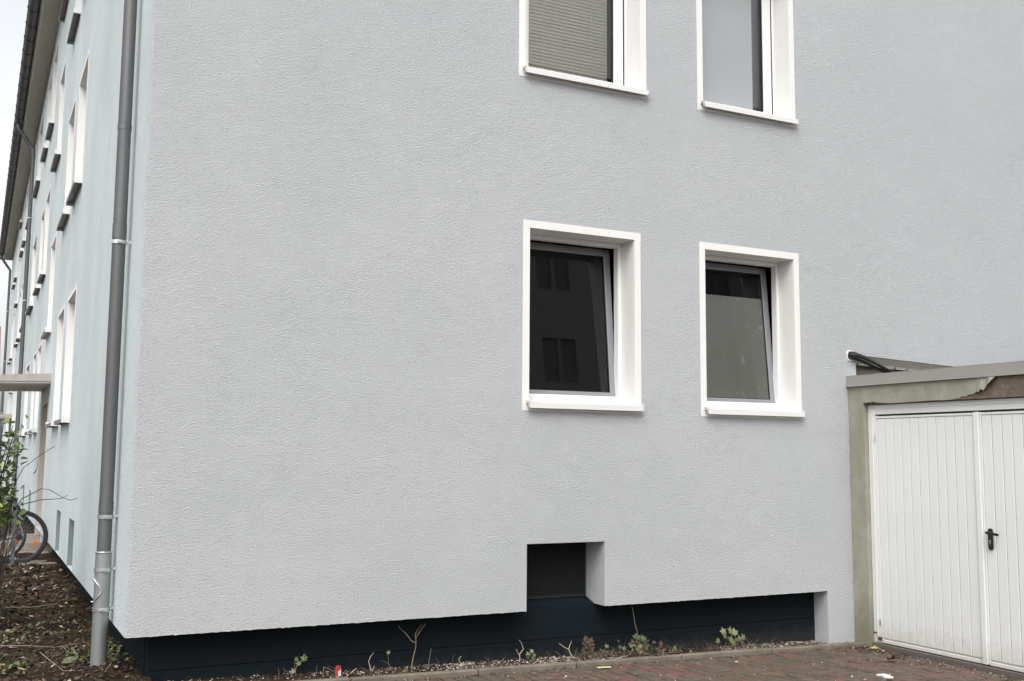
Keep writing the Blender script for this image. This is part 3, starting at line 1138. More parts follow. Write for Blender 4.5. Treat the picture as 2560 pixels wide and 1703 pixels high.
def downpipe(y, lab, detail):
    up_ = MB()
    top = [(gc[0], y, 9.12), (gc[0], y, 9.0), (gc[0] + .06, y, 8.93), (PX - .07, y, 8.62), (PX, y, 8.52)] if not detail else \
        [(gc[0], y, 9.12), (gc[0], y, 9.0), (gc[0] + .06, y, 8.93), (PX - .07, y, 8.62), (PX, y, 8.52)]
    up_.tube(top + [(PX, y, .74)], .047, 20)
    pipe = up_.build('downpipe', M['zinc_dark'], house)
    pipe['label'] = lab
    lo = MB()
    lo.tube([(PX, y, .79), (PX, y, -.12)], .0535, 24)
    lo.build('standpipe', M['zinc_light'], pipe)
    rg = MB()
    rg.torus((PX, y, .787), .0545, .006, 'z', 24, 8)
    rg.build('collar', M['steel'], pipe)
    for z0, z1 in ((3.78, 3.82), (2.985, 3.09), (1.055, 1.13), (6.4, 6.5)):
        j = MB()
        j.tube([(PX, y, z0), (PX, y, z1)], .0492, 20)
        j.torus((PX, y, z1), .0485, .0022, 'z', 20, 6)
        j.build('pipe_joint', M['zinc_dark'], pipe)
    for z, r in ((2.958, .050), (1.027, .050), (.667, .0565), (.400, .0565), (4.95, .05), (6.9, .05)):
        c = MB()
        c.tube([(PX, y, z - .013), (PX, y, z + .013)], r + .0025, 22)
        c.tube([(PX + r * .9, y, z), (-.002, y, z)], .006, 8)
        c.tube([(-.010, y, z), (-.002, y, z)], .018, 12)
        c.box(PX - .012, PX + .016, y - r - .014, y - r - .001, z - .010, z + .010, .002)
        c.tube([(PX - .022, y - r - .008, z), (PX + .026, y - r - .008, z)], .0045, 6)
        c.build('clamp', M['steel'], pipe)
    if detail:
        hd = MB()
        pts = []
        for i in range(9):
            t = i / 8
            a = R(200) + R(60) * math.sin(math.pi * t)
            pts.append((PX + .060 * math.cos(a), y + .060 * math.sin(a), .455 + .15 * t))
        hd.tube(pts, .004, 7)
        hd.tube([(pts[0][0] + .01, pts[0][1], pts[0][2]), (pts[0][0] - .014, pts[0][1], pts[0][2])], .006, 7)
        hd.tube([(pts[-1][0] + .01, pts[-1][1], pts[-1][2]), (pts[-1][0] - .014, pts[-1][1], pts[-1][2])], .006, 7)
        hd.build('cleaning_flap_bow', M['steel'], pipe)
    return pipe


downpipe(.65, 'nearest zinc downpipe with a galvanised lower pipe', True)
downpipe(19.45, 'middle downpipe on the side wall', False)
downpipe(38.0, 'farthest downpipe at the end of the side wall', False)

# ------------------------------------------------------------------ the garage
GX, GD = 6.1925, 6.24
garage = thing('garage', 'flat-roofed garage with white double door and peeling olive plaster', 'garage', (6.25, -1.4, -.18))
GY1 = -2.72
m = MB()
m.box(GX, GX + .35, -.185, -.005, -.25, 2.117)
m.build('door_post', M['olive'], garage)
m = MB()
m.box(GX, GX + .35, GY1, -2.50, -.25, 2.117)
m.box(GX + .35, 11.2, GY1, GY1 + .2, -.25, 2.117)
m.box(11.0, 11.2, GY1 + .2, -.005, -.25, 2.117)
m.build('garage_wall', M['olive'], garage)
m = MB()
m.box(GX + .004, GX + .34, -2.50, -.185, 1.950, 2.116)
m.v = [(X, Y + 0, Z) for X, Y, Z in m.v]
lint = m.build('lintel', M['concrete_raw'], garage)
# paint layer on the lintel with its torn edge and a curled flap
top_e = [(-.186, 2.115), (-.6, 2.115), (-1.0, 2.115), (-1.32, 2.115), (-1.60, 2.113)]
bot_e = [(-.186, 1.968), (-.215, 1.962), (-.25, 1.967), (-.30, 1.972), (-.34, 1.962), (-.40, 1.957), (-.50, 1.950), (-.70, 1.951), (-.86, 1.953), (-1.0, 1.955), (-1.08, 1.951),
         (-1.14, 1.953), (-1.20, 1.963), (-1.225, 1.958), (-1.25, 1.975), (-1.29, 1.972), (-1.33, 1.985), (-1.37, 1.988), (-1.40, 2.004), (-1.43, 2.000),
         (-1.455, 2.022), (-1.475, 2.012), (-1.50, 2.036), (-1.54, 2.055), (-1.57, 2.085), (-1.60, 2.113)]
pl = MB()
v, f = [], []
for (yy, zz) in bot_e:
    lift = 0.0
    if yy < -1.25: lift = 0.052 * ((-1.25 - yy) / .35) ** 1.6 * (1 + .35 * math.sin(yy * 60))
    tz = 2.115 if yy > -1.595 else 2.114
    for t in range(5):
        w_ = t / 4
        ll = lift * (1 - .55 * w_)
        v.append((GX - .001 - ll + .0012 * math.sin(yy * 37 + t), yy, zz + (tz - zz) * w_))
n = len(bot_e)
for i in range(n - 1):
    for t in range(4):
        f.append((i * 5 + t, (i + 1) * 5 + t, (i + 1) * 5 + t + 1, i * 5 + t + 1))
pl.add(v, f)
pl.add([(a + .0035, b, c) for a, b, c in v], [q[::-1] for q in f])
for i in range(n - 1):
    a, b = i * 5, (i + 1) * 5
    pl.quad(v[a], v[b], (v[b][0] + .0035, *v[b][1:]), (v[a][0] + .0035, *v[a][1:]))
o = pl.build('plaster_skin', M['olive'], lint)
o['label'] = 'olive plaster coat torn and curling away at its right end'
# dark broken mortar at the top corner of the opening
m = MB()
rnd = random.Random(3)
for k in range(26):
    yy = -.20 - .2 * rnd.random() ** 1.3
    s_ = rnd.uniform(.006, .014)
    m.box(GX + .004, GX + .05, yy, yy - s_ * 1.6, 1.958 - s_ * rnd.uniform(.2, 1.0), 1.962 + s_ * .4, .003)
tag(m.build('broken_mortar', M['rust'], lint), kind='stuff')
# metal roof edge and roof
m = MB()
m.box(GX - .022, GX + .004, GY1 - .02, -.006, 2.120, 2.214, .003)
m.box(GX - .026, GX - .020, GY1 - .02, -.006, 2.116, 2.126, .001)
m.box(GX - .022, GX + .10, GY1 - .02, -.006, 2.2145, 2.2175)
m.build('roof_edge', M['trim'], garage)
m = MB()
m.box(GX + .006, 11.25, GY1, -.006, 2.118, 2.205)
m.build('garage_roof', M['roof_felt'], garage)
# door frame
m = MB()
zt = 1.945
m.box(GD, GD + .06, -.268, -.187, -.135, zt, .003)
m.box(GD, GD + .06, -2.498, -2.42, -.135, zt, .003)
m.box(GD + .001, GD + .059, -2.42, -.268, 1.858, zt, .003)
m.box(GD - .006, GD + .001, -.240, -.232, -.13, zt - .03)
m.box(GD - .006, GD + .001, -2.42, -.232, zt - .038, zt - .030)
m.build('door_frame', M['door_white'], garage)
m = MB()
m.box(GD - .03, GD + .08, -2.498, -.187, -.26, -.136, .004)
m.build('threshold', M['threshold'], garage)


def leaf(y0, y1, n, nm, lab):
    """y0 > y1"""
    z0, z1 = -.128, 1.842
    b = MB()
    X0 = GD + .012
    b.box(X0 + .008, X0 + .03, y0, y1, z0, z1)
    b.box(X0 - .012, X0 + .010, y0, y0 - .014, z0, z1, .003)
    b.box(X0 - .012, X0 + .010, y1 + .014, y1, z0, z1, .003)
    b.box(X0 - .012, X0 + .010, y0 - .014, y1 + .014, z1 - .020, z1, .003)
    b.box(X0 - .018, X0 + .010, y0 - .014, y1 + .014, z0, z0 + .030, .003)
    lf = b.build(nm, M['door_white'], garage)
    lf['label'] = lab
    w_ = (abs(y1 - y0) - .028) / n
    s = MB()
    s.box(-.004, .013, -w_ / 2 + .0028, w_ / 2 - .0028, z0 + .042, z1 - .024, .0035)
    me = s.mesh('slat', M['door_white'])
    for i in range(n):
        o = link('slat', me, lf)
        o.location = (X0 - .004, y0 - .014 - w_ * (i + .5), 0)
    return lf


lf1 = leaf(-.270, -1.318, 11, 'door_leaf', 'left leaf of the white garage door')
lf2 = leaf(-1.372, -2.418, 11, 'door_leaf', 'right leaf of the white garage door with the handle')
m = MB()
m.box(GD - .016, GD + .02, -1.370, -1.3215, -.126, 1.846, .004)
m.build('meeting_strip', M['door_white'], garage)
# handle
h = MB()
hy, hz0, hz1 = -1.437, .762, .930
hx = GD - .006
prof = []
for i in range(9):
    a = math.pi * i / 8
    prof.append((hy + .021 * math.cos(a), hz1 - .021 + .021 * math.sin(a)))
for i in range(9):
    a = math.pi + math.pi * i / 8
    prof.append((hy + .021 * math.cos(a), hz0 + .021 + .021 * math.sin(a)))
h.prism(prof, 'x', hx - .006, hx + .004)
h.tube([(hx, hy, .897), (hx - .045, hy, .897)], .011, 12)
h.tube([(hx - .042, hy + .014, .899), (hx - .042, hy, .897), (hx - .042, hy - .10, .887)], [.008, .0115, .0105], 12)
h.build('handle', M['black_plastic'], lf2)
h = MB()
h.tube([(hx - .0063, hy, .832), (hx - .012, hy, .832)], .008, 12)
h.box(hx - .009, hx - .006, hy - .003, hy + .003, .808, .832)
h.build('lock_cylinder', M['steel'], lf2)
for z in (.02, 1.62):
    h = MB()
    h.tube([(GD - .006, -.268, z), (GD - .006, -.268, z + .05)], .006, 8)
    h.build('hinge', M['steel'], lf1)
h = MB()
h.box(GD - .03, GD, -.286, -.256, -.105, -.078, .004)
h.build('bottom_bearing', M['rust'], lf1)
h = MB()
h.box(GD - .008, GD, -.225, -.190, -.055, -.045, .002)
h.build('frame_bolt', M['rust'], garage)

# cables coming out of the wall above the garage
for k, (dy, dz, r) in enumerate(((.004, .024, .014), (-.024, .004, .0145), (.004, -.022, .014))):
    pts = [(6.20, .10, 2.405 + dz), (6.213, -.004 + dy * .4, 2.408 + dz), (6.235, -.026 + dy, 2.408 + dz), (6.30, -.034 + dy, 2.396 + dz),
           (6.42, -.036 + dy, 2.362 + dz * 1.1), (6.55, -.036 + dy, 2.318 + dz * .9), (6.68, -.04 + dy, 2.272 + dz * .7), (6.80, -.06 + dy, 2.232 + dz * .3), (7.1, -.09 + dy, 2.222), (9.0, -.2 + dy * 4, 2.221)]
    c = MB()
    # smooth the path
    sm = []
    V3 = [Vector(p) for p in pts]
    for i in range(len(V3) - 1):
        p0, p1, p2, p3 = V3[max(i - 1, 0)], V3[i], V3[i + 1], V3[min(i + 2, len(V3) - 1)]
        for t in range(4):
            u = t / 4
            sm.append(0.5 * ((2 * p1) + (-p0 + p2) * u + (2 * p0 - 5 * p1 + 4 * p2 - p3) * u * u + (-p0 + 3 * p1 - 3 * p2 + p3) * u ** 3))
    sm.append(V3[-1])
    c.tube(sm, r, 10)
    tag(c.build('power_cable', M['cable']), ['topmost black cable running from the wall hole onto the garage roof',
        'front black cable running from the wall hole onto the garage roof', 'lowest black cable running from the wall hole onto the garage roof'][k], 'cable', 'black cables above the garage')

# ------------------------------------------------------------------ weeds and twigs along the plinth
def leaf_mesh(name, mat, lobes=5, size=1.0, seed=0):
    """a lobed, slightly folded leaf with its stalk end at the origin, growing along +y"""
    rnd = random.Random(seed)
    pts = [(0, 0)]
    n = lobes * 4
    for i in range(n + 1):
        t = i / n
        a = R(-150) + R(300) * t
        r = 0.5 + 0.16 * math.cos(2 * math.pi * lobes * (t - .5)) + rnd.uniform(-.04, .04)
        r *= 0.80 + 0.25 * math.cos(a)
        pts.append((r * math.sin(a) * size, (0.42 + r * math.cos(a)) * size))
    c = (0, .42 * size)
    v = [(c[0], c[1], 0.0)] + [(x, y, -.16 * abs(x) + .10 * (y - c[1]) ** 2 / size * -1 + rnd.uniform(-.02, .02) * size) for x, y in pts]
    k = len(pts)
    m = MB()
    m.add(v, [(0, 1 + i, 1 + (i + 1) % k) for i in range(k)], False)
    return m.mesh(name, mat)


def oval_mesh(name, mat, seed=0):
    rnd = random.Random(seed)
    L = [(0, 0), (.20, .18), (.27, .42), (.20, .72), (0, 1.0)]
    v = [(x, y, -.10 * y * y + (.10 if x else 0)) for x, y in L] + [(-x, y, -.10 * y * y + .10) for x, y in L[1:4]] + [(0, .42, -.02)]
    v = [(a, b, c + rnd.uniform(-.02, .02)) for a, b, c in v]
    m = MB()
    m.add(v, [(0, 1, 8), (1, 2, 8), (2, 3, 8), (3, 4, 8), (4, 7, 8), (7, 6, 8), (6, 5, 8), (5, 0, 8)], False)
    return m.mesh(name, mat)


LM = {k: [leaf_mesh('leaf', M[m_], 5, 1.0, s) for s in range(3)] for k, m_ in (('pale', 'leaf_pale'), ('yellow', 'leaf_yellow'), ('brown', 'leaf_brown'), ('mid', 'leaf_mid'))}
OV = [oval_mesh('leaf', M['leaf_green'], s) for s in range(3)]


def place_leaf(parent, me, p, size, yaw_, tilt, roll_=0.0):
    o = link('leaf', me, parent)
    o.location = p
    o.scale = (size, size, size)
    o.rotation_euler = (tilt, roll_, yaw_)
    return o


def xz(pts, Y): return [(a, Y + random.uniform(-.008, .008), b) for a, b in pts]


def twig(name, label, cat, chains, r0, mat, Y=.08, leaves=(), group=None):
    m = MB()
    for ch in chains:
        p = xz(ch, Y)
        if ch is chains[0]:
            p = [(p[0][0], p[0][1], p[0][2] - .03)] + p
        q = [p[0]]
        for a, b in zip(p, p[1:]):      # a knobbly, not quite straight line
            mid = tuple((s_ + t_) / 2 + random.uniform(-.004, .004) for s_, t_ in zip(a, b))
            q += [mid, b]
        rr = r0 if ch is chains[0] else r0 * .75
        m.tube(q, [rr * (1 - .55 * i / (len(q) - 1)) for i in range(len(q))], 6)
    o = tag(m.build(name, M[mat]), label, cat, group)
    for (a, b, s_, kind) in leaves:
        place_leaf(o, random.choice(LM[kind]), (a, Y - .012, b), s_, random.uniform(-.9, .9), R(random.uniform(45, 85)), random.uniform(-.5, .5))
    return o


twig('dead_twig', 'short bleached twig curving upwards beside the red and white packet', 'twig',
     [[(1.691, -.087), (1.675, -.04), (1.659, .011), (1.669, .045), (1.699, .067)], [(1.679, -.051), (1.705, -.025)]], .0045, 'twig_pale')
twig('dead_twig', 'thin twig with one pale leaf at its tip against the plinth', 'twig',
     [[(1.829, -.077), (1.824, -.045), (1.806, -.008), (1.799, .049)]], .003, 'twig', leaves=[(1.803, .05, .03, 'pale')])
twig('dead_sapling', 'tallest forked dead sapling reaching up to the wall edge', 'sapling',
     [[(1.981, -.086), (2.003, .005), (2.021, .076), (2.020, .148), (2.094, .244)], [(2.020, .112), (1.976, .136), (1.928, .197), (1.880, .243)],
      [(2.020, .148), (2.019, .177), (2.070, .242)]], .0058, 'twig', .09)
twig('dead_twig', 'single upright twig just right of the tall dead sapling', 'twig', [[(2.108, -.097), (2.118, -.004), (2.133, .067)]], .004, 'twig', .07)
twig('dead_twig', 'bleached twig bent flat with a hooked side shoot over the kerb', 'twig',
     [[(2.309, -.092), (2.366, -.06), (2.449, -.063)], [(2.366, -.06), (2.345, -.021), (2.365, -.001)]], .0045, 'twig_pale', .05)
twig('weed', 'leftmost weed with pale lobed leaves at the plinth', 'weed', [[(1.136, -.057), (1.127, .019), (1.122, .067)], [(1.130, .0), (1.155, .04), (1.186, .062)]], .0028, 'twig',
     leaves=[(1.117, -.03, .05, 'pale'), (1.186, .045, .05, 'pale'), (1.155, .02, .04, 'pale'), (1.125, .055, .035, 'mid'), (1.200, .06, .04, 'pale')])
twig('dead_twig', 'small broken twig lying left of the red and white packet', 'twig', [[(1.325, .003), (1.391, -.03)]], .004, 'twig', .06)
twig('dead_twig', 'small slanting twig lying right of the red and white packet', 'twig', [[(1.507, -.061), (1.562, -.024)]], .0045, 'twig_pale', .05)
twig('dead_sapling', 'forked dead shoot left of the small grey-leaved weed', 'sapling', [[(2.859, -.089), (2.863, -.037), (2.832, .011)], [(2.863, -.037), (2.897, .006), (2.879, .052), (2.853, .077)]], .0052, 'twig_pale')
twig('weed', 'small grey-leaved weed beside the forked dead shoot', 'weed', [[(2.95, -.097), (2.941, -.04), (2.95, .0)]], .003, 'twig_dark',
     leaves=[(2.935, -.075, .038, 'mid'), (2.968, -.08, .038, 'mid'), (2.945, -.05, .04, 'pale'), (2.976, -.03, .036, 'pale'), (2.95, -.02, .035, 'mid'), (2.985, -.06, .03, 'mid')])
twig('dead_sapling', 'pale dead shoot forking into a wide letter Y', 'sapling', [[(3.336, -.096), (3.295, -.027), (3.208, .025)], [(3.295, -.027), (3.322, .036)]], .0052, 'twig_pale')
twig('dead_twig', 'thin dark twig left of the wide Y-shaped shoot', 'twig', [[(3.227, -.111), (3.227, -.076), (3.172, -.03)]], .003, 'twig')
o = twig('withered_plant', 'withered brown plant bunch standing at the kerb joint', 'plant', [[(3.47, -.10), (3.47, -.02), (3.475, .04)], [(3.46, -.10), (3.452, .02)], [(3.48, -.1), (3.505, .01)]], .004, 'twig_dark',
         leaves=[(3.455 + random.uniform(-.02, .045), random.uniform(-.09, .02), random.uniform(.035, .055), 'brown') for _ in range(22)])
twig('weed', 'low brown weed with one pale leaf between two plant bunches', 'weed', [[(3.60, -.11), (3.62, -.06), (3.648, -.03)]], .0025, 'twig_dark',
     leaves=[(3.648, -.045, .042, 'pale')] + [(3.59 + random.uniform(-.05, .05), random.uniform(-.11, -.05), .034, 'brown') for _ in range(9)])
o = twig('weed', 'largest weed clump, brown and green, with one long bare stalk', 'weed', [[(3.952, -.10), (3.948, -.03), (3.926, .031), (3.891, .140), (3.882, .194), (3.866, .275)], [(3.93, -.11), (3.99, -.02), (4.03, .0)], [(3.96, -.11), (3.99, -.05), (4.0, .03)]], .0048, 'twig', .06,
         leaves=[(3.945 + random.gauss(0, .052), min(.01, max(-.115, random.gauss(-.062, .042))), random.uniform(.028, .05), random.choice(['brown', 'brown', 'mid', 'mid', 'pale'])) for _ in range(58)])
for i, (a, b, s_) in enumerate(((3.965, -.075, .07), (3.975, -.10, .065), (3.985, -.125, .06))):
    place_leaf(o, LM['mid'][i % 3], (a, -.03 - .035 * i, b), s_, random.uniform(-.4, .4), R(120), 0)
twig('weed', 'thin upright weed just left of the largest clump', 'weed', [[(3.771, -.10), (3.758, -.037), (3.752, .027)], [(3.775, -.1), (3.803, -.03), (3.835, .047)]], .0022, 'twig_dark',
     leaves=[(3.765, -.06, .035, 'mid'), (3.79, -.075, .04, 'pale'), (3.75, .0, .02, 'mid'), (3.77, -.095, .04, 'mid')])
twig('dead_twig', 'long pale twig lying flat in front of the largest weed clump', 'twig', [[(3.605, -.10), (3.67, -.105), (3.732, -.10), (3.80, -.085)]], .004, 'twig_pale', -.02)
twig('weed', 'dry tan weed right of the largest clump', 'weed', [[(4.149, -.125), (4.14, -.09), (4.15, -.05)]], .003, 'twig',
     leaves=[(4.15, -.085, .055, 'brown'), (4.125, -.10, .045, 'brown'), (4.16, -.065, .045, 'brown'), (4.17, -.11, .04, 'brown')])
twig('weed', 'tiny grey weed in the middle of the dark plinth', 'weed', [[(4.317, -.13), (4.311, -.088)]], .0022, 'twig_dark', leaves=[(4.305, -.105, .04, 'mid'), (4.325, -.12, .03, 'pale')])
o = twig('weed', 'pale weed with big maple-like leaves near the wall leg', 'weed',
         [[(4.875, -.135), (4.86, -.08), (4.806, -.02)], [(4.87, -.13), (4.89, -.06), (4.878, .0)], [(4.88, -.135), (4.94, -.09), (5.0, -.06)], [(4.87, -.135), (4.90, -.11)]], .0028, 'twig')
for (a, b, s_, kd) in ((4.806, -.055, .082, 'pale'), (4.79, -.01, .055, 'pale'), (4.86, -.02, .07, 'pale'), (4.905, -.035, .07, 'pale'), (4.86, -.09, .068, 'pale'), (4.895, -.12, .066, 'pale'),
                       (4.935, -.085, .05, 'mid'), (4.965, -.08, .055, 'pale'), (5.005, -.075, .058, 'pale'), (4.99, -.11, .04, 'mid')):
    place_leaf(o, random.choice(LM[kd]), (a, .055, b), s_, random.uniform(-.5, .5), R(random.uniform(55, 80)), random.uniform(-.5, .5))
twig('weed', 'single pale leaf on a thin stalk left of the maple-like weed', 'weed', [[(4.722, -.129), (4.735, -.10), (4.745, -.06)]], .002, 'twig', leaves=[(4.745, -.085, .05, 'pale')])

dg = MB()
rd = random.Random(17)
for k in range(260):
    X = rd.choice([rd.uniform(.6, 5.8), rd.gauss(3.95, .16), rd.gauss(3.5, .12), rd.gauss(4.85, .15)])
    X = min(max(X, .4), 5.8)
    Y = rd.uniform(-.05, .14)
    h_ = rd.uniform(.02, .085)
    b0 = Vector((X, Y, bed_z(X) - .005))
    t = b0 + Vector((rd.gauss(0, .05), rd.gauss(0, .03), h_))
    dg.tube([b0, (b0 + t) / 2 + Vector((rd.gauss(0, .008), 0, h_ * .15)), t], [.0016, .0012, .0005], 4, False)
tag(dg.build('dry_stalks', M['twig']), 'thin dry stalks along the foot of the plinth', 'stalks', kind='stuff')
wlv = MB()
for k in range(60):
    X = min(max(rd.choice([rd.uniform(1.0, 5.7), rd.gauss(3.9, .25)]), .6), 5.75)
    Y = rd.uniform(-.05, .12)
    me_ = rd.choice(LM['brown'])
    sc_ = rd.uniform(.022, .045)
    T_ = Matrix.Translation((X, Y, bed_z(X) + .012)) @ Matrix.Rotation(rd.uniform(0, 6.28), 4, 'Z') @ Matrix.Rotation(rd.uniform(-.5, .5), 4, 'X') @ Matrix.Scale(sc_, 4)
    wlv.add([tuple(T_ @ v_.co) for v_ in me_.vertices], [tuple(p_.vertices) for p_ in me_.polygons])
tag(wlv.build('withered_leaves', M['litter']), 'withered brown leaves lying in the gravel by the plinth', 'leaf litter', kind='stuff')

# gravel along the strip, denser in the pale patches
pb = MB()
rnd = random.Random(11)
octf = [(0, 2, 4), (2, 1, 4), (1, 3, 4), (3, 0, 4), (2, 0, 5), (1, 2, 5), (3, 1, 5), (0, 3, 5)]


def pebble(mb, x, y, z, s):
    a = rnd.uniform(0, 6.28)
    ca, sa = math.cos(a), math.sin(a)
    v = []
    for d in ((1, 0, 0), (-1, 0, 0), (0, .8, 0), (0, -.8, 0), (0, 0, .6), (0, 0, -.6)):
        k = s * rnd.uniform(.75, 1.2)
        v.append((x + (d[0] * ca - d[1] * sa) * k, y + (d[0] * sa + d[1] * ca) * k, z + d[2] * k))
    mb.add(v, octf)


for k in range(2600):
    if k % 3 == 0: X = rnd.uniform(.2, 6.15)
    elif k % 3 == 1: X = rnd.uniform(4.75, 6.15)
    else: X = rnd.choice([rnd.gauss(3.15, .12), rnd.gauss(2.45, .2), rnd.uniform(1.3, 3.4)])
    X = min(max(X, .2), 6.15)
    Y = rnd.uniform(-.07, .16 if X < LEG else -.01)
    pebble(pb, X, Y, bed_z(X) + rnd.uniform(0, .010), rnd.uniform(.003, .009) * (1.7 if rnd.random() < .06 else 1))
tag(pb.build('gravel', M['pebble']), 'pale gravel along the foot of the dark plinth', 'gravel', kind='stuff')

ch = MB()
for k in range(230):
    X = rnd.uniform(1.5, 6.15)
    Y = -.15 - rnd.random() ** 1.5 * (.25 + .46 * max(X - 2, 0))
    if rnd.random() < .4: X, Y = 6.20 - abs(rnd.gauss(0, .12)), rnd.uniform(-2.3, -.2)
    pebble(ch, X, Y, brick_z(X) + .003, rnd.uniform(.0018, .006) * (2.2 if rnd.random() < .1 else 1))
tag(ch.build('plaster_crumbs', M['chip']), 'white plaster crumbs strewn over the brick paving', 'crumbs', kind='stuff')

# leaf crumbs and dirt in the corner by the garage and along the kerb
dl = MB()


def flake(mb, x, y, z, s, flat=.5):
    a = rnd.uniform(0, 6.28)
    ca, sa = math.cos(a), math.sin(a)
    l, w_ = s, s * rnd.uniform(.35, .7)
    t1, t2 = rnd.uniform(-flat, flat), rnd.uniform(-flat, flat)
    v = []
    for (p, q) in ((-l, 0), (-.2 * l, -w_), (l, 0), (.1 * l, w_)):
        v.append((x + p * ca - q * sa, y + p * sa + q * ca, z + p * t1 + q * t2 + abs(q) * .3))
    mb.add(v, [(0, 1, 2, 3)])


for k in range(900):
    u = rnd.random()
    if u < .45: X, Y = 6.18 - abs(rnd.gauss(0, .16)), -.16 - abs(rnd.gauss(0, .22))
    elif u < .7: X, Y = rnd.uniform(1.5, 6.1), -.15 - abs(rnd.gauss(0, .03))
    else: X, Y = 6.19 - abs(rnd.gauss(0, .08)), rnd.uniform(-2.3, -.2)
    flake(dl, X, Y, brick_z(X) + .006, rnd.uniform(.004, .016))
tag(dl.build('dry_leaf_crumbs', M['litter']), 'brown leaf crumbs gathered along kerb and garage threshold', 'leaf litter', kind='stuff')

ll = MB()
for k in range(7600):
    X = .15 - rnd.random() ** .9 * 1.5
    Y = -.3 + 8.0 * rnd.random() ** 1.6
    flake(ll, X, Y, soil_z(X, Y) + rnd.uniform(.004, .02), rnd.uniform(.007, .022) * (1 + .12 * Y), .6)
tag(ll.build('leaf_litter', M['litter']), 'brown leaf litter covering the soil beside the house', 'leaf litter', kind='stuff')
gs = MB()
for k in range(420):
    cx, cy, sp = rnd.choice([(.06, .75, .10), (-.16, .95, .07), (-.55, 1.9, .12), (.08, 1.3, .08), (-.22, 2.6, .12), (-.6, .9, .06)])
    X, Y = cx + rnd.gauss(0, sp), cy + rnd.gauss(0, sp * 1.5)
    if X > .16: continue
    flake(gs, X, Y, soil_z(X, Y) + rnd.uniform(.01, .05), rnd.uniform(.010, .026), .9)
mg = material('low_green_weed', (0, 0, 0, 1), 0.7, rand=('island', [srgb(84, 94, 54), srgb(70, 82, 46), srgb(104, 110, 70), srgb(60, 66, 38)]))
tag(gs.build('ground_cover', mg), 'small green seedlings growing in the leaf litter', 'seedlings', kind='stuff')

# loose things on the ground
def fallen_twig(pts, r, label, mat='twig'):
    m = MB()
    m.tube([(a, b, soil_z(a, b) + .012 + h_) for a, b, h_ in pts], [r * (1 - .4 * i / (len(pts) - 1)) for i in range(len(pts))], 6)
    return tag(m.build('fallen_twig', M[mat]), label, 'twig')


fallen_twig([(-.66, 1.62, .02), (-.50, 1.52, .01), (-.30, 1.50, .0), (-.12, 1.55, .01)], .005, 'long thin twig lying across the leaf litter')
fallen_twig([(-.42, 1.15, .03), (-.36, .86, .01), (-.30, .62, .0), (-.20, .55, .0)], .004, 'curved twig lying in the bottom left corner of the soil')
fallen_twig([(-.62, 3.6, .03), (-.35, 3.5, .02), (-.12, 3.65, .01)], .007, 'grey branch lying across the soil below the bush')
fallen_twig([(.10, 1.05, .03), (.03, .72, .012), (-.06, .42, .0)], .003, 'thin grass-like stalk leaning beside the downpipe foot', 'twig_pale')
o = thing('fallen_leaf', 'curled yellow-green leaf lying near the downpipe foot', 'leaf', (-.30, .80, soil_z(-.30, .80) + .02))
lf = link('blade', oval_mesh('blade', M['leaf_mid'], 5), o)
lf.matrix_parent_inverse = Matrix.Identity(4); lf.scale = (.11, .11, .12); lf.rotation_euler = (R(20), R(35), R(-70))
o = thing('fallen_leaf', 'pale yellow leaf lying at the bottom left of the soil', 'leaf', (-.52, .66, soil_z(-.52, .66) + .02))
lf = link('blade', leaf_mesh('blade', M['leaf_yellow'], 5, 1.0, 9), o)
lf.matrix_parent_inverse = Matrix.Identity(4); lf.scale = (.07, .07, .06); lf.rotation_euler = (R(15), R(10), R(60))
o = thing('fallen_leaf', 'bright yellow leaf lying in the corner below the garage door', 'leaf', (6.06, -.34, brick_z(6.06) + .015))
lf = link('blade', leaf_mesh('blade', M['leaf_yellow'], 5, 1.0, 4), o)
lf.matrix_parent_inverse = Matrix.Identity(4); lf.scale = (.085, .085, .10); lf.rotation_euler = (R(14), R(-8), R(-60))
o = thing('fallen_leaf', 'curled brown leaf lying on the bricks before the garage', 'leaf', (5.76, -.76, brick_z(5.76) + .012))
lf = link('blade', leaf_mesh('blade', M['leaf_brown'], 5, 1.0, 6), o)
lf.matrix_parent_inverse = Matrix.Identity(4); lf.scale = (.12, .12, .22); lf.rotation_euler = (R(170), R(15), R(40))

m = MB()
m.box(-.055, .055, -.009, .009, 0, .006, .002)
o = tag(m.build('wood_splinter', M['wood']), 'pale wooden splinter lying on the bricks by the kerb', 'splinter')
o.location = (3.42, -.235, brick_z(3.42) + .004); o.rotation_euler = (0, 0, R(-14))

# crumpled paper
m = MB()
rp = random.Random(5)
n, k2 = 12, 9
v = []
for i in range(n + 1):
    t = i / n
    for j in range(k2):
        a = 2 * math.pi * j / k2
        rr = (.022 * math.sin(math.pi * min(max(t, .06), .94)) ** .5) * (0.7 if abs(t - .28) < .05 else 1) * rp.uniform(.8, 1.2)
        v.append(((t - .5) * .125, rr * 1.1 * math.cos(a), .018 + rr * .8 * math.sin(a)))
m.add(v, [(i * k2 + j, i * k2 + (j + 1) % k2, (i + 1) * k2 + (j + 1) % k2, (i + 1) * k2 + j) for i in range(n) for j in range(k2)] +
      [tuple(range(k2 - 1, -1, -1)), tuple(range(n * k2, n * k2 + k2))])
o = tag(m.build('crumpled_paper', M['paper']), 'crumpled white paper lying on the bricks at the bottom edge', 'paper')
o.location = (5.205, -1.30, brick_z(5.2) + .002); o.rotation_euler = (0, 0, R(-75))

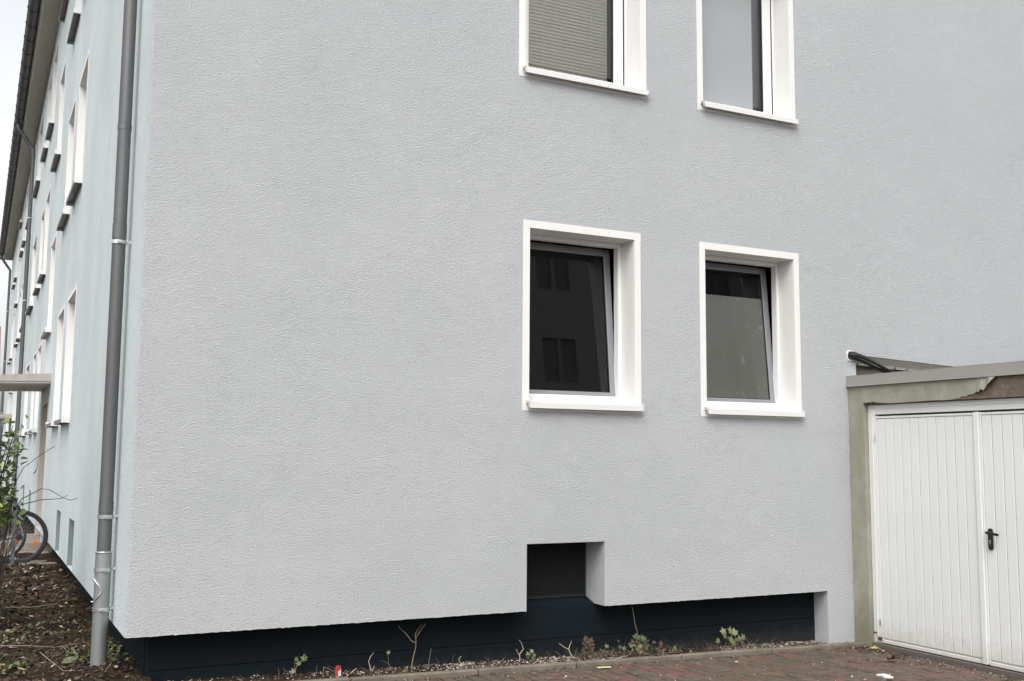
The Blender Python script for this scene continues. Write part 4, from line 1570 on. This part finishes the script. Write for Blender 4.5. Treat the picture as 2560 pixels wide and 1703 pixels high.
# small packet
pk = thing('packet', 'red and white crushed packet leaning behind the kerb', 'packet', (1.405, -.02, bed_z(1.4)))
m = MB()
m.prism([(-.024, -.01), (.026, -.012), (.022, .058), (.006, .066), (-.022, .056)], 'y', -.010, .010)
w1 = m.build('wrapper', M['paper'], pk)
w1.matrix_parent_inverse = Matrix.Identity(4); w1.scale = (.8, .8, .85); w1.rotation_euler = (R(-8), R(8), R(25))
m = MB()
m.prism([(-.024, .040), (.004, .045), (.023, .066), (.012, .086), (-.010, .084), (-.026, .068)], 'y', -.0115, .0115)
m.prism([(-.0245, -.005), (-.010, .0), (-.014, .042), (-.0245, .040)], 'y', -.0108, .0108)
w2 = m.build('flap', M['red'], pk)
w2.matrix_parent_inverse = Matrix.Identity(4); w2.scale = (.8, .8, .85); w2.rotation_euler = (R(-8), R(8), R(25))

# ------------------------------------------------------------------ left edge: bush, bicycles, rail, far house
bush = thing('bush', 'leafy green bush with long bare shoots at the left edge', 'bush', (-.86, 2.5, 0))
bc = Vector((-.70, 2.5, 0))
m = MB()
rnd2 = random.Random(21)
tips = []
for k in range(16):
    b0 = Vector((-.90 + rnd2.uniform(-.12, .12), 2.5 + rnd2.uniform(-.15, .15), -.02))
    t = Vector((-.735 + rnd2.gauss(0, .07), 2.5 + rnd2.gauss(0, .18), rnd2.uniform(.8, 1.80)))
    mid = (b0 + t) / 2 + Vector((rnd2.uniform(-.1, .1), rnd2.uniform(-.1, .1), 0))
    q = (mid + t) / 2 + Vector((rnd2.uniform(-.04, .04), 0, .03))
    m.tube([b0, mid, q, t], [.009, .007, .005, .0025], 6)
    tips += [(mid, q), (q, t)]
for k in range(210):
    b0 = Vector((-.84 + rnd2.uniform(-.22, .16), 2.9 + rnd2.uniform(-.6, 1.2), soil_z(-.8, 2.8)))
    t = b0 + Vector((rnd2.uniform(-.2, .26), rnd2.uniform(-.4, .4), rnd2.uniform(.05, .95)))
    mid = (b0 + t) / 2 + Vector((0, 0, rnd2.uniform(0, .14)))
    m.tube([b0, mid, t], [.006, .0045, .002], 5)
sh = [[(-.62, .78), (-.615, .99), (-.606, 1.17), (-.585, 1.245), (-.541, 1.336), (-.42, 1.44), (-.305, 1.521)],
      [(-.60, .98), (-.545, 1.08), (-.484, 1.111), (-.395, 1.163), (-.33, 1.150), (-.225, 1.085), (-.16, 1.06), (-.10, 1.075)],
      [(-.56, 1.03), (-.40, 1.07), (-.24, 1.078), (-.19, 1.105)]]
for c in sh:
    m.tube([(a, 2.5 + .02 * i, b) for i, (a, b) in enumerate(c)], [.0042 - .0022 * i / len(c) for i in range(len(c))], 6)
m.tube([(-.445, 2.52, 1.40), (-.44, 2.5, 1.34), (-.455, 2.5, 1.30), (-.475, 2.5, 1.285)], [.002, .002, .005, .001], 5)
st = m.build('stem', M['twig_dark'], bush)
for k in range(900):
    a, b = rnd2.choice(tips)
    p = a.lerp(b, rnd2.random()) + Vector((rnd2.gauss(.01, .05), rnd2.gauss(0, .06), rnd2.gauss(0, .05)))
    if p.x < -.80 or (p.z > 1.62 and p.x > -.66): continue
    if p.z < .85 or p.x > -.56 or len(bush.children) > 285: continue
    o = place_leaf(bush, rnd2.choice(OV), p, rnd2.uniform(.05, .085), rnd2.uniform(0, 6.28), rnd2.uniform(-.6, 1.2), rnd2.uniform(-.8, .8))
    o.matrix_parent_inverse = Matrix.Translation(ORIGIN[bush.name]).inverted()
for (a, b) in ((-.57, 1.66), (-.545, 1.60), (-.60, 1.52), (-.555, 1.50), (-.54, 1.74), (-.63, 1.60), (-.585, 1.05), (-.56, 1.0), (-.545, .96), (-.60, 1.10), (-.575, .93), (-.53, 1.02), (-.59, .98), (-.55, 1.16)):
    o = place_leaf(bush, rnd2.choice(OV), (a, 2.5, b), rnd2.uniform(.045, .06), rnd2.uniform(0, 6.28), R(60), rnd2.uniform(-.8, .8))


def bicycle(label, loc, r, rim_mat, flip, fender):
    t = thing('bicycle', label, 'bicycle', loc, 'bicycles parked by the house door')
    O = ORIGIN[t.name]
    x0, y0, z0 = O

    def wheel(cx, cz):
        w = MB()
        w.torus((cx, y0, cz), r - .020, .020, 'y', 56, 10)
        ty = w.build('tyre', M['tyre'], t)
        w = MB()
        w.torus((cx, y0, cz), r - .046, .012, 'y', 48, 6)
        w.build('rim', M[rim_mat], ty)
        w = MB()
        for k in range(28):
            a = 2 * math.pi * k / 28
            w.tube([(cx + .02 * math.cos(a + .6), y0 + (.02 if k % 2 else -.02), cz + .02 * math.sin(a + .6)), (cx + (r - .05) * math.cos(a), y0, cz + (r - .05) * math.sin(a))], .0012, 4, False)
        w.tube([(cx, y0 - .05, cz), (cx, y0 + .05, cz)], .018, 10)
        tag(w.build('spokes', M['rim'], ty), kind='stuff')
        w = MB()
        w.tube([(cx + .20, y0 - .008, cz - .085), (cx + .20, y0 + .008, cz - .085)], .028, 14)
        w.build('reflector', M['orange'], ty)
    L = 1.06
    wheel(x0, z0 + r)
    wheel(x0 - L, z0 + r)
    f = MB()
    rear, front = Vector((x0, y0, z0 + r)), Vector((x0 - L, y0, z0 + r))
    bb = Vector((x0 - .43, y0, z0 + r - .06))
    seat = Vector((x0 - .27, y0, z0 + r + .46))
    head = Vector((x0 - .84, y0, z0 + r + .50))
    headl = Vector((x0 - .88, y0, z0 + r + .34))
    for a, b, q in ((bb, seat, .016), (seat, head, .015), (bb, headl, .018), (head + Vector((.02, 0, .06)), headl, .018)):
        f.tube([a, b], q, 10)
    for s_ in (-.055, .055):
        d = Vector((0, s_, 0))
        f.tube([bb + d * .5, rear + d], .009, 8)
        f.tube([seat, rear + d], .008, 8)
        f.tube([headl, headl + d + Vector((-.03, 0, -.05)), front + d], .011, 8)
    f.build('frame', M['bike_frame'], t)
    s = MB()
    sp = [(-.14, .02), (-.05, .04), (.06, .07), (.13, .075)]
    v = []
    for (px, w_) in sp:
        for (a, zz) in ((-w_, 0), (-w_ * .6, .035), (w_ * .6, .035), (w_, 0), (0, -.02)):
            v.append((seat.x + px, y0 + a, seat.z + .14 + zz))
    s.add(v, [(i * 5 + j, i * 5 + (j + 1) % 5, (i + 1) * 5 + (j + 1) % 5, (i + 1) * 5 + j) for i in range(3) for j in range(5)] + [(4, 3, 2, 1, 0), (15, 16, 17, 18, 19)], True)
    s.tube([seat, seat + Vector((0, 0, .14))], .012, 8)
    s.build('saddle', M['tyre'], t)
    h = MB()
    hb = head + Vector((.02, 0, .10))
    h.tube([hb + Vector((.14, -.29, .03)), hb + Vector((.03, -.24, .04)), hb + Vector((-.02, -.08, 0)), hb + Vector((-.02, .08, 0)), hb + Vector((.03, .24, .04)), hb + Vector((.14, .29, .03))], .011, 8)
    h.tube([head, hb], .013, 8)
    h.build('handlebar', M['rim'], t)
    c = MB()
    c.torus((bb.x, y0 - .05, bb.z), .085, .005, 'y', 30, 5)
    c.tube([bb + Vector((0, -.06, 0)), bb + Vector((.10, -.07, -.13)), bb + Vector((.10, -.13, -.13))], .009, 6)
    c.tube([bb + Vector((0, .06, 0)), bb + Vector((-.10, .07, .13)), bb + Vector((-.10, .13, .13))], .009, 6)
    c.tube([bb + Vector((0, -.052, .085)), rear + Vector((0, -.052, .035))], .003, 5)
    c.tube([bb + Vector((0, -.052, -.085)), rear + Vector((0, -.052, -.035))], .003, 5)
    c.tube([rear + Vector((0, -.062, 0)), rear + Vector((0, -.046, 0))], .042, 16)
    c.build('crank', M['bike_frame'], t)
    if fender:
        q = MB()
        q.torus((x0, y0, z0 + r), r + .016, .016, 'y', 26, 6, (R(40), R(175)))
        q.build('mudguard', M['rim'], t)
    return t


bicycle('bicycle with black tyre and orange spoke reflector behind the steel rail', (-.345, 7.95, .03), .345, 'rim_dark', False, False)
bicycle('farther bicycle with bright rim behind the first one', (-.545, 8.45, .045), .31, 'rim', False, True)
rail = thing('bicycle_rail', 'grey steel rail standing in front of the bicycles', 'rail', (-.42, 7.4, .03))
for xx in (-.425, -1.25):
    m = MB()
    m.box(xx - .022, xx + .022, 7.378, 7.422, .0, .86, .004)
    m.build('post', M['post'], rail)
m = MB()
m.box(-1.272, -.403, 7.376, 7.424, .8605, .905, .005)
m.build('crossbar', M['post'], rail)

fh = thing('distant_house', 'distant pale yellow house with red roof beyond the long wall', 'house', (-4, 66, -.3))
m = MB()
m.box(-9, .0, 62, 72, -.4, 6.3)
m.build('wall', M['far_yellow'], fh)
m = MB()
m.prism([(61.6, 6.2), (72.4, 6.2), (67, 9.4)], 'x', -9.3, .12)
m.build('roof', M['far_roof'], fh)
for zz in (1.2, 3.9):
    for xx in (-7.5, -5.0, -2.9, -1.0):
        m = MB()
        m.box(xx - .5, xx + .5, 61.95, 62.02, zz, zz + 1.4)
        wv = m.build('window', M['white_plastic'], fh)
        m = MB()
        m.quad((xx - .42, 61.94, zz + .08), (xx + .42, 61.94, zz + .08), (xx + .42, 61.94, zz + 1.32), (xx - .42, 61.94, zz + 1.32))
        m.build('pane', M['far_glass'], wv)

# the house across the yard, seen only as a reflection in the panes
M['opp'] = material('opposite_white_render', srgb(222, 221, 216), 0.9, var=(1, 0.04))
M['opp_pane'] = material('opposite_window_pane', srgb(168, 172, 174), 0.5, var=(1, 0.2))
op = thing('opposite_house', 'pale house across the yard, mirrored in the window panes', 'house', (14, -20, -.2))
m = MB()
wx = [4.4, 7.4, 10.4, 13.4, 16.4, 19.4, 22.4]
wz = [1.2, 4.0, 6.8, 9.6]
us, ws = [2.0, 26.0], [-.4, 12.4]
for a in wx: us += [a, a + 1.3]
for a in wz: ws += [a, a + 1.5]
grid_wall(m, lambda u, w: (u, -18.0, w), us, ws, lambda u, w: any(a < u < a + 1.3 for a in wx) and any(a < w < a + 1.5 for a in wz))
m.quad((2.0, -18, -.4), (2.0, -28, -.4), (2.0, -28, 12.4), (2.0, -18, 12.4))
m.quad((26.0, -18, -.4), (26.0, -28, -.4), (26.0, -28, 12.4), (26.0, -18, 12.4))
m.build('wall', M['opp'], op)
m = MB()
m.box(1.8, 26.2, -28.2, -17.8, 12.3, 12.5)
m.build('roof', M['far_roof'], op)
wa, wb = MB(), MB()
wa.box(0, .09, -.12, .0, 0, 1.5); wa.box(1.21, 1.3, -.12, .0, 0, 1.5); wa.box(.09, 1.21, -.12, .0, 0, .09); wa.box(.09, 1.21, -.12, .0, 1.41, 1.5); wa.box(.61, .69, -.12, 0, .09, 1.41)
wb.quad((.09, -.1, .09), (1.21, -.1, .09), (1.21, -.1, 1.41), (.09, -.1, 1.41))
wa, wb = wa.mesh('window', M['opp']), wb.mesh('pane', M['opp_pane'])
for a in wx:
    for b in wz:
        o = link('window', wa, op)
        o.location = (a, -18.0, b)
        link('pane', wb, o)
